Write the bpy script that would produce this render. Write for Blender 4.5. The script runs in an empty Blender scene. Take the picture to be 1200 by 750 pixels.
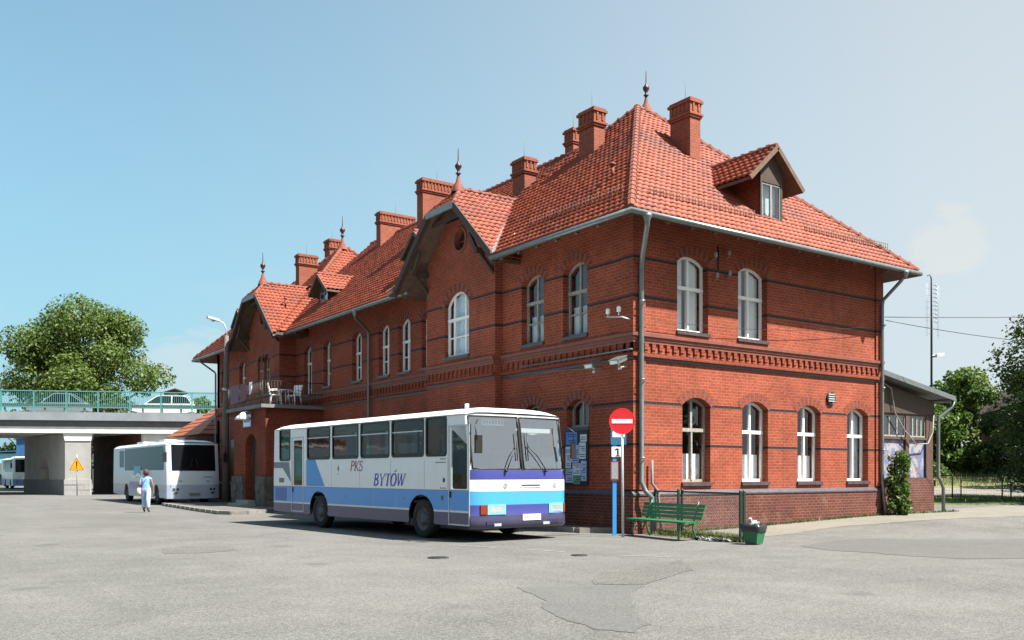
import bpy, bmesh, math, random
import numpy as np
from mathutils import Vector, Matrix
from mathutils.geometry import tessellate_polygon
random.seed(7); RNG = np.random.default_rng(11)
R = math.radians
scene = bpy.context.scene
COL = scene.collection

# ------------------------------------------------------------------ helpers
class MB:
    """collects faces; build() links them as ONE mesh object"""
    def __init__(s):
        s.v = []; s.f = []; s.m = []; s.uv = []; s.sm = []
    def face(s, pts, m=0, uv=None, smooth=False):
        b = len(s.v); s.v += [tuple(p) for p in pts]
        s.f.append(tuple(range(b, b + len(pts)))); s.m.append(m); s.uv.append(uv); s.sm.append(smooth)
    def faces(s, verts, fs, m=0, smooth=False):
        b = len(s.v); s.v += [tuple(p) for p in verts]
        for f in fs:
            s.f.append(tuple(i + b for i in f)); s.m.append(m); s.uv.append(None); s.sm.append(smooth)
    def box(s, x0, x1, y0, y1, z0, z1, m=0):
        v = [(x, y, z) for z in (z0, z1) for y in (y0, y1) for x in (x0, x1)]
        s.faces(v, [(0, 2, 3, 1), (4, 5, 7, 6), (0, 1, 5, 4), (2, 6, 7, 3), (0, 4, 6, 2), (1, 3, 7, 5)], m)
    def obox(s, c, dx, dy, dz, m=0):
        """box from a centre and three half-extent vectors"""
        c, dx, dy, dz = map(Vector, (c, dx, dy, dz))
        v = [c + a * dx + b * dy + k * dz for k in (-1, 1) for b in (-1, 1) for a in (-1, 1)]
        s.faces(v, [(0, 2, 3, 1), (4, 5, 7, 6), (0, 1, 5, 4), (2, 6, 7, 3), (0, 4, 6, 2), (1, 3, 7, 5)], m)
    def beam(s, a, b, w, h, m=0, up=(0, 0, 1)):
        a, b = Vector(a), Vector(b); d = b - a; u = Vector(up)
        sd = d.cross(u)
        if sd.length < 1e-6: sd = Vector((1, 0, 0))
        sd.normalize(); u = sd.cross(d).normalized()
        s.obox((a + b) / 2, d / 2, sd * w / 2, u * h / 2, m)
    def tube(s, pts, r, n=8, m=0, caps=True, smooth=True):
        pts = [Vector(p) for p in pts]; rs = r if isinstance(r, (list, tuple)) else [r] * len(pts)
        rings = []; prev = None
        for i, p in enumerate(pts):
            t = (pts[min(i + 1, len(pts) - 1)] - pts[max(i - 1, 0)]).normalized()
            if prev is None:
                a = t.cross(Vector((0, 0, 1)))
                if a.length < 1e-3: a = t.cross(Vector((1, 0, 0)))
            else: a = prev - t * prev.dot(t)
            a.normalize(); prev = a; b = t.cross(a)
            rings.append([p + (a * math.cos(2 * math.pi * k / n) + b * math.sin(2 * math.pi * k / n)) * rs[i] for k in range(n)])
        vs = [q for rg in rings for q in rg]; fs = []
        for i in range(len(pts) - 1):
            for k in range(n):
                fs.append((i * n + k, i * n + (k + 1) % n, (i + 1) * n + (k + 1) % n, (i + 1) * n + k))
        s.faces(vs, fs, m, smooth)
        if caps:
            s.face(rings[0][::-1], m); s.face(rings[-1], m)
    def lathe(s, prof, c, n=12, m=0, axis='z', smooth=True):
        c = Vector(c); vs = []
        for r, h in prof:
            for k in range(n):
                a = 2 * math.pi * k / n; x, y = r * math.cos(a), r * math.sin(a)
                vs.append(c + (Vector((x, y, h)) if axis == 'z' else Vector((h, x, y)) if axis == 'x' else Vector((x, h, y))))
        fs = [(i * n + k, i * n + (k + 1) % n, (i + 1) * n + (k + 1) % n, (i + 1) * n + k) for i in range(len(prof) - 1) for k in range(n)]
        s.faces(vs, fs, m, smooth)
    def plate(s, outer, holes, T, d0, d1, m=0, mrim=None, back=True):
        """2D outline (with holes) extruded between depths d0 (front) and d1; T(a, z, d) -> world"""
        loops = [outer] + list(holes); mrim = m if mrim is None else mrim
        flat = [p for l in loops for p in l]
        tris = tessellate_polygon([[Vector((p[0], p[1], 0)) for p in l] for l in loops])
        for d, on in ((d0, True), (d1, back)):
            if on: s.faces([T(p[0], p[1], d) for p in flat], [tuple(t) for t in tris], m)
        for l in loops:
            for i in range(len(l)):
                p, q = l[i], l[(i + 1) % len(l)]
                s.face([T(p[0], p[1], d0), T(q[0], q[1], d0), T(q[0], q[1], d1), T(p[0], p[1], d1)], mrim)
    def build(s, name, mats, parent=None, org=(0, 0, 0), fix=True):
        me = bpy.data.meshes.new(name); o3 = Vector(org)
        me.from_pydata([tuple(Vector(p) - o3) for p in s.v], [], s.f)
        if not isinstance(mats, (list, tuple)): mats = [mats]
        for k in mats: me.materials.append(k)
        me.polygons.foreach_set('material_index', s.m)
        me.polygons.foreach_set('use_smooth', s.sm)
        uvl = me.uv_layers.new(name='UVMap'); data = np.zeros((len(me.loops), 2)); li = 0
        for i, f in enumerate(s.f):
            if s.uv[i]:
                for q in s.uv[i]: data[li] = q; li += 1
                continue
            P = [Vector(s.v[k]) for k in f]
            n = Vector((0, 0, 0))
            for k in range(len(P)): 
                a, b = P[k], P[(k + 1) % len(P)]
                n += Vector(((a.y - b.y) * (a.z + b.z), (a.z - b.z) * (a.x + b.x), (a.x - b.x) * (a.y + b.y)))
            ax, ay, az = abs(n.x), abs(n.y), abs(n.z)
            for p in P:
                data[li] = (p.x, p.y) if az >= ax and az >= ay else ((p.y, p.z) if ax >= ay else (p.x, p.z)); li += 1
        uvl.data.foreach_set('uv', data.ravel())
        if fix:
            bm = bmesh.new(); bm.from_mesh(me); bmesh.ops.remove_doubles(bm, verts=bm.verts, dist=1e-5)
            bmesh.ops.recalc_face_normals(bm, faces=bm.faces); bm.to_mesh(me); bm.free()
        o = bpy.data.objects.new(name, me); COL.objects.link(o)
        if parent: o.parent = parent
        return o

def npmesh(name, V, F, mats, parent=None, uv=None, mi=None, smooth=True):
    """fast mesh from numpy arrays (quads)"""
    me = bpy.data.meshes.new(name); V = np.asarray(V, dtype=np.float32); F = np.asarray(F, dtype=np.int32)
    k = F.shape[1]
    me.vertices.add(len(V)); me.vertices.foreach_set('co', V.ravel())
    me.loops.add(F.size); me.loops.foreach_set('vertex_index', F.ravel())
    me.polygons.add(len(F)); me.polygons.foreach_set('loop_start', np.arange(0, F.size, k, dtype=np.int32))
    me.polygons.foreach_set('loop_total', np.full(len(F), k, dtype=np.int32))
    for m in (mats if isinstance(mats, (list, tuple)) else [mats]): me.materials.append(m)
    if mi is not None: me.polygons.foreach_set('material_index', np.asarray(mi, dtype=np.int32))
    me.polygons.foreach_set('use_smooth', np.full(len(F), smooth))
    if uv is not None:
        l = me.uv_layers.new(name='UVMap'); l.data.foreach_set('uv', np.asarray(uv, dtype=np.float32).ravel())
    me.update(calc_edges=True)
    o = bpy.data.objects.new(name, me); COL.objects.link(o)
    if parent: o.parent = parent
    return o

def tag(o, label, cat, group=None):
    o['label'] = label; o['category'] = cat
    if group: o['group'] = group
    return o
def thing(name, label, cat, loc=(0, 0, 0), rz=0, group=None):
    o = bpy.data.objects.new(name, None); COL.objects.link(o); o.empty_display_size = .3
    o.location = loc; o.rotation_euler = (0, 0, rz)
    return tag(o, label, cat, group)
def struct(o, kind='structure'):
    o['kind'] = kind; return o
def dup(root, loc=None, rz=None, label=None):
    def cp(o, par):
        c = o.copy(); COL.objects.link(c)
        if par: c.parent = par
        for ch in o.children: cp(ch, c)
        return c
    r = cp(root, None)
    if loc: r.location = loc
    if rz is not None: r.rotation_euler = (0, 0, rz)
    if label: r['label'] = label
    return r

# ------------------------------------------------------------------ materials
def mat(name, col=(.5, .5, .5), rough=.6, metal=0, spec=.5, var=0, vscale=8, bump=0, bscale=40, emit=None, estr=0):
    if max(col) < .6 and metal < .5 and not name.startswith(('bench', 'bin_', 'red_s', 'blue_s', 'poster', 'livery', 'headl', 'lamp')): col = tuple(x * .55 for x in col)
    m = bpy.data.materials.new(name); m.use_nodes = True; nt = m.node_tree; b = nt.nodes['Principled BSDF']
    b.inputs['Base Color'].default_value = (*col, 1); b.inputs['Roughness'].default_value = rough
    b.inputs['Metallic'].default_value = metal; b.inputs['Specular IOR Level'].default_value = spec
    tc = nt.nodes.new('ShaderNodeTexCoord')
    if var:
        n = nt.nodes.new('ShaderNodeTexNoise'); n.inputs['Scale'].default_value = vscale; n.inputs['Detail'].default_value = 6
        n.inputs['Roughness'].default_value = .65
        nt.links.new(tc.outputs['Object'], n.inputs['Vector'])
        r = nt.nodes.new('ShaderNodeMapRange'); r.inputs['From Min'].default_value = .3; r.inputs['From Max'].default_value = .7
        r.inputs['To Min'].default_value = 1 - var; r.inputs['To Max'].default_value = 1 + var
        nt.links.new(n.outputs['Fac'], r.inputs['Value'])
        mx = nt.nodes.new('ShaderNodeVectorMath'); mx.operation = 'SCALE'; mx.inputs[0].default_value = col
        nt.links.new(r.outputs['Result'], mx.inputs['Scale']); nt.links.new(mx.outputs[0], b.inputs['Base Color'])
    if bump:
        n2 = nt.nodes.new('ShaderNodeTexNoise'); n2.inputs['Scale'].default_value = bscale; n2.inputs['Detail'].default_value = 4
        nt.links.new(tc.outputs['Object'], n2.inputs['Vector'])
        bp = nt.nodes.new('ShaderNodeBump'); bp.inputs['Strength'].default_value = bump; bp.inputs['Distance'].default_value = .02
        nt.links.new(n2.outputs['Fac'], bp.inputs['Height']); nt.links.new(bp.outputs['Normal'], b.inputs['Normal'])
    if emit:
        b.inputs['Emission Color'].default_value = (*emit, 1); b.inputs['Emission Strength'].default_value = estr
    return m

class NT:
    """small node-tree writer"""
    def __init__(s, name):
        s.m = bpy.data.materials.new(name); s.m.use_nodes = True; s.t = s.m.node_tree
        s.b = s.t.nodes['Principled BSDF']; s.tc = s.t.nodes.new('ShaderNodeTexCoord')
    def n(s, typ, **kw):
        x = s.t.nodes.new('ShaderNode' + typ)
        for k, v in kw.items(): setattr(x, k, v)
        return x
    def l(s, a, b): s.t.links.new(a, b)
    def math(s, op, a, b=None, c=None, clamp=False):
        x = s.n('Math', operation=op); x.use_clamp = clamp
        for i, q in enumerate((a, b, c)):
            if q is None: continue
            if isinstance(q, (int, float)): x.inputs[i].default_value = q
            else: s.l(q, x.inputs[i])
        return x.outputs[0]
    def mix(s, f, a, b):
        x = s.n('Mix', data_type='RGBA')
        for q, sk in ((f, x.inputs[0]), (a, x.inputs[6]), (b, x.inputs[7])):
            if isinstance(q, (int, float)): sk.default_value = q
            elif isinstance(q, tuple): sk.default_value = (*q, 1)
            else: s.l(q, sk)
        return x.outputs[2]
    def noise(s, vec, scale, detail=4, rough=.6):
        x = s.n('TexNoise'); x.inputs['Scale'].default_value = scale; x.inputs['Detail'].default_value = detail
        x.inputs['Roughness'].default_value = rough; s.l(vec, x.inputs['Vector']); return x.outputs['Fac']
    def rng(s, v, a, b, c, d):
        x = s.n('MapRange'); s.l(v, x.inputs[0])
        for i, q in enumerate((a, b, c, d)): x.inputs[i + 1].default_value = q
        return x.outputs[0]
    def bump(s, h, strength, dist=.02):
        x = s.n('Bump'); x.inputs['Strength'].default_value = strength; x.inputs['Distance'].default_value = dist
        s.l(h, x.inputs['Height']); s.l(x.outputs[0], s.b.inputs['Normal'])
    def sep(s, v):
        x = s.n('SeparateXYZ'); s.l(v, x.inputs[0]); return x.outputs

def brick_mat(name, c1, c2, mortar, bands=(), bandcol=(.022, .018, .020), blotch=.32, scale=1.0, bleach=.0):
    k = NT(name); uv = k.tc.outputs['UV']
    br = k.n('TexBrick'); k.l(uv, br.inputs['Vector'])
    br.inputs['Scale'].default_value = 1; br.inputs['Brick Width'].default_value = .215 * scale; br.inputs['Row Height'].default_value = .084 * scale
    br.inputs['Mortar Size'].default_value = .0085; br.inputs['Mortar Smooth'].default_value = .25
    br.inputs['Color1'].default_value = (*c1, 1); br.inputs['Color2'].default_value = (*c2, 1); br.inputs['Mortar'].default_value = (*mortar, 1)
    br.inputs['Bias'].default_value = -.1
    n1 = k.noise(uv, .7, 6, .7); n2 = k.noise(uv, 9, 3)
    f = k.math('MULTIPLY', k.rng(n1, .3, .72, 1 - blotch, 1 + blotch * .5), k.rng(n2, .3, .7, .85, 1.13))
    vm = k.n('VectorMath', operation='SCALE'); k.l(br.outputs['Color'], vm.inputs[0]); k.l(f, vm.inputs['Scale'])
    col = vm.outputs[0]
    mpn = k.n('Mapping'); mpn.inputs['Scale'].default_value = (2.6, .22, 1); k.l(uv, mpn.inputs['Vector'])      # rain streaks
    col = k.mix(k.math('MULTIPLY', k.rng(k.noise(mpn.outputs[0], 1, 6, .7), .54, .74, 0, 1), .4), col, (.06, .025, .018))
    col = k.mix(k.math('MULTIPLY', k.rng(k.noise(uv, .9, 8, .8), .64, .72, 0, 1), .22), col, (.36, .26, .21))
    if bleach:
        col = k.mix(k.math('MULTIPLY', k.rng(k.noise(uv, 1.7, 7, .75), .56, .74, 0, 1), bleach), col, (.34, .25, .2))
    if bands:
        z = k.sep(uv)[1]; tot = None
        for z0, z1 in bands:
            q = k.math('MULTIPLY', k.math('GREATER_THAN', z, z0), k.math('LESS_THAN', z, z1))
            tot = q if tot is None else k.math('ADD', tot, q)
        dark = k.mix(br.outputs['Fac'], bandcol, (.06, .05, .05))
        col = k.mix(tot, col, dark)
        k.l(k.rng(tot, 0, 1, .82, .6), k.b.inputs['Roughness'])
    else: k.b.inputs['Roughness'].default_value = .82
    k.l(col, k.b.inputs['Base Color'])
    k.b.inputs['Specular IOR Level'].default_value = .18
    h = k.math('ADD', k.math('MULTIPLY', br.outputs['Fac'], -1), k.math('MULTIPLY', n2, .4))
    k.bump(h, .55, .012)
    return k.m

def glass_mat(name, tint=(.90, .94, .93), extra=.10):
    m = bpy.data.materials.new(name); m.use_nodes = True; t = m.node_tree; t.nodes.clear()
    o = t.nodes.new('ShaderNodeOutputMaterial'); g = t.nodes.new('ShaderNodeBsdfGlossy'); tr = t.nodes.new('ShaderNodeBsdfTransparent')
    mx = t.nodes.new('ShaderNodeMixShader'); fr = t.nodes.new('ShaderNodeLayerWeight'); fr.inputs['Blend'].default_value = .5; pw = t.nodes.new('ShaderNodeMath'); pw.operation = 'POWER'; pw.inputs[1].default_value = 4.6; t.links.new(fr.outputs['Facing'], pw.inputs[0])
    ad = t.nodes.new('ShaderNodeMath'); ad.operation = 'MULTIPLY_ADD'; ad.inputs[1].default_value = .9; ad.inputs[2].default_value = extra; ad.use_clamp = True
    g.inputs['Roughness'].default_value = .015; tr.inputs['Color'].default_value = (*tint, 1); g.inputs['Color'].default_value = (.95, .97, 1, 1)
    tc = t.nodes.new('ShaderNodeTexCoord'); nz = t.nodes.new('ShaderNodeTexNoise'); nz.inputs['Scale'].default_value = 1.3
    bp = t.nodes.new('ShaderNodeBump'); bp.inputs['Strength'].default_value = .05; bp.inputs['Distance'].default_value = .05
    t.links.new(tc.outputs['Object'], nz.inputs['Vector']); t.links.new(nz.outputs['Fac'], bp.inputs['Height'])
    t.links.new(bp.outputs[0], g.inputs['Normal'])
    t.links.new(pw.outputs[0], ad.inputs[0]); t.links.new(ad.outputs[0], mx.inputs[0])
    t.links.new(tr.outputs[0], mx.inputs[1]); t.links.new(g.outputs[0], mx.inputs[2]); t.links.new(mx.outputs[0], o.inputs[0])
    return m

def leaf_mat(name, c, c2, trans=.35):
    k = NT(name)
    n = k.noise(k.tc.outputs['Object'], .8, 3); n2 = k.n('ObjectInfo')
    g = k.n('NewGeometry')
    f = k.math('ADD', k.math('MULTIPLY', k.rng(n, .35, .65, 0, 1), .5), k.math('MULTIPLY', g.outputs['Random Per Island'], .5))
    col = k.mix(f, c, c2); k.l(col, k.b.inputs['Base Color']); k.b.inputs['Roughness'].default_value = .5
    k.b.inputs['Specular IOR Level'].default_value = .35
    tr = k.n('BsdfTranslucent'); ms = k.n('MixShader'); ms.inputs[0].default_value = trans
    cc = k.mix(.5, col, (.10, .18, .012)); k.l(cc, tr.inputs['Color'])
    o = k.t.nodes['Material Output']; k.l(k.b.outputs[0], ms.inputs[1]); k.l(tr.outputs[0], ms.inputs[2]); k.l(ms.outputs[0], o.inputs[0])
    return k.m

BANDS = ((6.08, 6.155), (7.08, 7.155), (3.345, 3.425), (2.26, 2.335))
M = {}
M['brick'] = brick_mat('brick', (.275, .060, .030), (.215, .044, .023), (.30, .125, .085), BANDS)
M['brick_plain'] = brick_mat('brick_plain', (.22, .042, .020), (.165, .030, .016), (.23, .095, .06))
M['brick_chimney'] = brick_mat('brick_chimney', (.27, .075, .046), (.22, .06, .037), (.27, .13, .09), blotch=.2)
M['brick_plinth'] = brick_mat('brick_plinth', (.125, .036, .026), (.09, .028, .023), (.18, .11, .085), blotch=.45, bleach=.35)
M['brick_old'] = brick_mat('brick_old', (.125, .042, .03), (.09, .033, .027), (.18, .12, .10), blotch=.4, bleach=.5)
M['stringcourse'] = mat('stringcourse', (.30, .085, .055), .6, var=.25, vscale=6, bump=.3)
M['glazed_brick'] = mat('glazed_brick', (.11, .085, .10), .38, var=.35, vscale=9, bump=.3)
M['zinc'] = mat('zinc', (.17, .19, .19), .42, metal=.55, var=.18, vscale=5)
M['lead'] = mat('lead', (.42, .43, .44), .5, metal=.3, var=.2)
M['white_frame'] = mat('white_frame', (.74, .75, .75), .35, var=.05)
M['old_frame'] = mat('old_frame', (.46, .43, .38), .6, var=.35, vscale=14)
M['soffit'] = mat('soffit', (.19, .115, .08), .75, var=.3, vscale=4)
M['wood_dark'] = mat('wood_dark', (.085, .05, .035), .7, var=.3, vscale=7)
M['wood_mid'] = mat('wood_mid', (.20, .11, .07), .7, var=.3, vscale=7)
M['glass'] = glass_mat('glass')
M['bus_glass'] = glass_mat('bus_glass', (.62, .63, .60), .03)
M['ws_glass'] = glass_mat('ws_glass', (.78, .86, .86), .42)
M['curtain'] = mat('curtain', (.72, .74, .76), .9, var=.06, vscale=6)
M['lace'] = mat('lace', (.55, .60, .66), .9, var=.12, vscale=9)
M['interior'] = mat('interior', (.16, .14, .12), .9)
M['steel'] = mat('steel', (.42, .43, .44), .4, metal=.7)
M['galv'] = mat('galv', (.5, .52, .53), .45, metal=.5, var=.15)
M['black'] = mat('black', (.015, .015, .017), .5)
M['rubber'] = mat('rubber', (.018, .018, .02), .8, var=.2)
M['concrete'] = mat('concrete', (.46, .45, .43), .85, var=.18, vscale=1.2, bump=.2, bscale=20)
M['concrete_grey'] = mat('concrete_grey', (.27, .28, .29), .85, var=.15, vscale=1.5, bump=.2)
M['concrete_white'] = mat('concrete_white', (.62, .62, .60), .85, var=.14, vscale=1.2)
M['concrete_pole'] = mat('concrete_pole', (.20, .175, .15), .85, var=.2, vscale=3, bump=.3)
M['teal'] = mat('teal', (.12, .42, .40), .5, var=.12)
M['guard'] = mat('guard', (.42, .52, .47), .5, var=.1)
M['bench_green'] = mat('bench_green', (.012, .14, .05), .45, var=.25, vscale=12)
M['fence_green'] = mat('fence_green', (.012, .05, .03), .5, var=.2)
M['bin_green'] = mat('bin_green', (.015, .12, .05), .5, var=.2)
M['red_sign'] = mat('red_sign', (.55, .012, .02), .4)
M['white_sign'] = mat('white_sign', (.78, .78, .78), .4)
M['blue_sign'] = mat('blue_sign', (.03, .22, .55), .45)
M['yellow_sign'] = mat('yellow_sign', (.75, .36, .005), .5)
M['skin'] = mat('skin', (.42, .22, .15), .6)

# pantiles: colour per tile from the tile index stored in the UVs
k = NT('pantiles'); uv = k.tc.outputs['UV']
fl = k.n('VectorMath', operation='FLOOR'); k.l(uv, fl.inputs[0])
wn = k.n('TexWhiteNoise', noise_dimensions='2D'); k.l(fl.outputs[0], wn.inputs['Vector'])
c = k.mix(wn.outputs['Value'], (.20, .037, .016), (.265, .056, .024))
nz = k.noise(k.tc.outputs['Object'], .55, 6, .7)
c = k.mix(k.rng(nz, .48, .66, 0, .75), c, (.10, .03, .024))
ln = k.noise(k.tc.outputs['Object'], 5, 6, .75)
c = k.mix(k.rng(ln, .58, .72, 0, .7), c, (.055, .038, .03))
k.l(c, k.b.inputs['Base Color']); k.b.inputs['Roughness'].default_value = .64; k.b.inputs['Specular IOR Level'].default_value = .3
M['tile'] = k.m
M['ridge'] = mat('ridge', (.30, .075, .042), .8, var=.35, vscale=5)
M['orange_tile'] = mat('orange_tile', (.50, .13, .04), .5, var=.2, vscale=4)

# asphalt of the yard
def asphalt(name, c, cd, fine=70, crack=True):
    k = NT(name); ob = k.tc.outputs['Object']
    g = k.noise(ob, fine, 3, .8); g2 = k.noise(ob, 15, 6, .8); big = k.noise(ob, .22, 6, .65); mid = k.noise(ob, 1.3, 6, .7)
    f = k.math('ADD', k.math('MULTIPLY', k.rng(g, .36, .64, -.5, .5), .85), k.math('MULTIPLY', k.rng(g2, .36, .64, -.5, .5), .65))
    f = k.math('ADD', f, k.math('MULTIPLY', k.rng(big, .3, .7, -.5, .5), .38))
    f = k.math('ADD', f, k.math('MULTIPLY', k.rng(mid, .3, .7, -.5, .5), .28))
    col = k.mix(k.math('ADD', f, .5, clamp=True), cd, c)
    vor = k.n('TexVoronoi'); vor.inputs['Scale'].default_value = 42; k.l(ob, vor.inputs['Vector'])
    st = k.math('LESS_THAN', vor.outputs['Distance'], .28)
    wnz = k.sep(vor.outputs['Color'])[0]
    col = k.mix(k.math('MULTIPLY', st, k.rng(wnz, .45, 1, 0, .65)), col, (.26, .245, .225))
    col = k.mix(k.math('MULTIPLY', st, k.rng(wnz, .25, 0, 0, .6)), col, (.032, .031, .030))
    if crack:
        v2 = k.n('TexVoronoi', feature='DISTANCE_TO_EDGE'); v2.inputs['Scale'].default_value = .16
        wa = k.n('VectorMath', operation='ADD'); nn = k.n('TexNoise'); nn.inputs['Scale'].default_value = 1.1; nn.inputs['Detail'].default_value = 6
        k.l(ob, nn.inputs['Vector']); sc = k.n('VectorMath', operation='SCALE'); sc.inputs['Scale'].default_value = 1.6
        k.l(nn.outputs['Color'], sc.inputs[0]); k.l(ob, wa.inputs[0]); k.l(sc.outputs[0], wa.inputs[1]); k.l(wa.outputs[0], v2.inputs['Vector'])
        cr = k.math('MULTIPLY', k.rng(v2.outputs['Distance'], .0015, .004, 1, 0), k.rng(mid, .45, .6, 0, .15))
        col = k.mix(cr, col, (.07, .07, .068))
    stn = k.math('MULTIPLY', k.rng(k.noise(ob, .55, 7, .75), .6, .7, 0, 1), .3)
    col = k.mix(stn, col, (.065, .062, .058))
    v3 = k.n('TexVoronoi'); v3.inputs['Scale'].default_value = .42; v3.inputs['Randomness'].default_value = 1; k.l(ob, v3.inputs['Vector'])       # oil drips
    drip = k.math('MULTIPLY', k.rng(k.math('ADD', v3.outputs['Distance'], k.math('MULTIPLY', mid, .22)), .17, .24, 1, 0), .33)
    col = k.mix(drip, col, (.03, .03, .03))
    mp = k.n('Mapping'); mp.inputs['Rotation'].default_value = (0, 0, .35); mp.inputs['Scale'].default_value = (1.1, .05, 1); k.l(ob, mp.inputs['Vector'])   # worn wheel tracks
    col = k.mix(k.math('MULTIPLY', k.rng(k.noise(mp.outputs[0], 1, 5, .6), .52, .72, 0, 1), .22), col, (.07, .068, .065))
    k.l(col, k.b.inputs['Base Color']); k.b.inputs['Roughness'].default_value = .92; k.b.inputs['Specular IOR Level'].default_value = .25
    k.bump(k.math('ADD', g, vor.outputs['Distance']), .5, .008)
    return k.m
M['asphalt'] = asphalt('asphalt', (.160, .155, .146), (.053, .052, .049), 44)
M['asphalt_patch'] = asphalt('asphalt_patch', (.115, .112, .107), (.068, .067, .065), 45, False)
M['asphalt_rough'] = asphalt('asphalt_rough', (.135, .13, .12), (.055, .053, .05), 30, False)
M['paving'] = asphalt('paving', (.15, .14, .126), (.085, .08, .074), 45, False)
M['gravel'] = asphalt('gravel', (.20, .183, .155), (.11, .10, .086), 40, False)
M['kerb'] = mat('kerb', (.33, .31, .28), .85, var=.2, vscale=5, bump=.3)
M['paint_worn'] = mat('paint_worn', (.42, .41, .38), .8, var=.35, vscale=9)
k = NT('grass_ground'); n = k.noise(k.tc.outputs['Object'], 1.5, 8, .7); n2 = k.noise(k.tc.outputs['Object'], .12, 4)
k.l(k.mix(k.rng(n, .3, .7, 0, 1), k.mix(n2, (.03, .055, .012), (.055, .07, .02)), (.075, .09, .03)), k.b.inputs['Base Color']); k.b.inputs['Roughness'].default_value = .9
k.bump(n, .6, .1); M['grass'] = k.m
k = NT('meadow_ground'); n = k.noise(k.tc.outputs['Object'], 1.1, 8, .75)
k.l(k.mix(k.rng(n, .35, .65, 0, 1), (.07, .09, .02), (.17, .16, .055)), k.b.inputs['Base Color']); k.b.inputs['Roughness'].default_value = .9
M['meadow'] = k.m
M['bark'] = mat('bark', (.07, .05, .035), .9, var=.3, vscale=6, bump=.6, bscale=12)
M['leaf_lime'] = leaf_mat('leaf_lime', (.035, .075, .012), (.135, .175, .038))
M['leaf_dark'] = leaf_mat('leaf_dark', (.014, .032, .008), (.045, .072, .018), .3)
M['leaf_bright'] = leaf_mat('leaf_bright', (.034, .075, .011), (.085, .14, .027), .4)
M['leaf_weed'] = leaf_mat('leaf_weed', (.02, .055, .010), (.065, .115, .025), .3)
M['leaf_dry'] = leaf_mat('leaf_dry', (.07, .09, .022), (.17, .16, .06), .3)

# ------------------------------------------------------------------ camera axes (for reading distances from the view point)
FW = Vector((math.sin(.6125), math.cos(.6125), 0)); RT = Vector((math.cos(.6125), -math.sin(.6125), 0))
def cp(lat, dep, z=0): 
    p = FW * dep + RT * lat; return Vector((p.x, p.y, z))

# ------------------------------------------------------------------ SETTING: ground
def smooth(a, b, x):
    t = min(1, max(0, (x - a) / (b - a))); return t * t * (3 - 2 * t)
def rise(x, y): return .22 * smooth(17.5, 28, x) * smooth(11.5, 16.5, y)

mb = MB(); S = 900
mb.face([(-S, -S, -.25), (S, -S, -.25), (S, S, -.25), (-S, S, -.25)])
struct(mb.build('ground', M['grass'], fix=False))

def sheet(name, x0, x1, y0, y1, nx, ny, dz, m, inside=None):
    V = []; idx = {}
    xs = np.linspace(x0, x1, nx + 1); ys = np.linspace(y0, y1, ny + 1)
    for j, y in enumerate(ys):
        for i, x in enumerate(xs): V.append((x, y, rise(x, y) + dz))
    F = [(j * (nx + 1) + i, j * (nx + 1) + i + 1, (j + 1) * (nx + 1) + i + 1, (j + 1) * (nx + 1) + i) for j in range(ny) for i in range(nx)]
    return npmesh(name, V, F, m)
struct(sheet('yard_asphalt', -62, 43, -30, 130, 105, 160, 0, M['asphalt']))

def poly_sheet(name, pts, dz, m):
    """flat polygon laid on the yard, cut finely so it follows the yard's rise"""
    bm = bmesh.new(); vs = [bm.verts.new((x, y, 0)) for x, y in pts]; bm.faces.new(vs)
    xs = [p[0] for p in pts]; ys = [p[1] for p in pts]
    for ax, lo, hi in ((0, min(xs), max(xs)), (1, min(ys), max(ys))):
        for q in range(math.floor(lo), math.ceil(hi) + 1):
            n = (1, 0, 0) if ax == 0 else (0, 1, 0); c0 = (q, 0, 0) if ax == 0 else (0, q, 0)
            bmesh.ops.bisect_plane(bm, geom=bm.verts[:] + bm.edges[:] + bm.faces[:], plane_co=c0, plane_no=n)
    # the yard's quads are 1 m: same grid lines keep the sheets parallel
    bmesh.ops.triangulate(bm, faces=bm.faces)
    for v in bm.verts: v.co.z = rise(v.co.x, v.co.y) + dz
    bmesh.ops.recalc_face_normals(bm, faces=bm.faces)
    me = bpy.data.meshes.new(name); bm.to_mesh(me); bm.free(); me.materials.append(m)
    o = bpy.data.objects.new(name, me); COL.objects.link(o); return struct(o)
def wobble(pts, amp=.06, n=5):
    out = []
    for i in range(len(pts)):
        a, b = pts[i], pts[(i + 1) % len(pts)]
        for q in range(n):
            t = q / n; out.append((a[0] + (b[0] - a[0]) * t + random.uniform(-amp, amp), a[1] + (b[1] - a[1]) * t + random.uniform(-amp, amp)))
    return out
poly_sheet('asphalt_patch', wobble([(7.27, 10.25), (8.24, 9.68), (8.79, 9.42), (7.83, 8.58), (7.02, 7.59), (6.57, 6.92), (6.09, 6.64), (5.94, 6.98), (6.1, 7.73), (6.4, 8.51), (6.82, 9.01)], .03), .005, M['asphalt_patch'])
poly_sheet('asphalt_patch', wobble([(9.29, 10.92), (10.07, 10.99), (12.14, 11.89), (10.88, 10.43), (8.9, 9.48), (8.3, 9.85)], .05), .006, M['asphalt_rough'])
poly_sheet('asphalt_patch', wobble([(16.3, 12.5), (18.2, 13.1), (19.73, 13.01), (21.07, 11.55), (23.5, 10.5), (24.5, 7.6), (18.6, 7.6), (16.33, 8.95), (16.01, 9.8), (16.12, 10.63), (15.9, 11.6)], .06), .005, M['asphalt_patch'])
poly_sheet('asphalt_patch', wobble([(4.99, 19.7), (5.57, 19.83), (6.33, 19.3), (6.11, 18.4), (5.42, 18.15), (4.76, 18.38)], .05), .005, M['asphalt_rough'])
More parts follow.
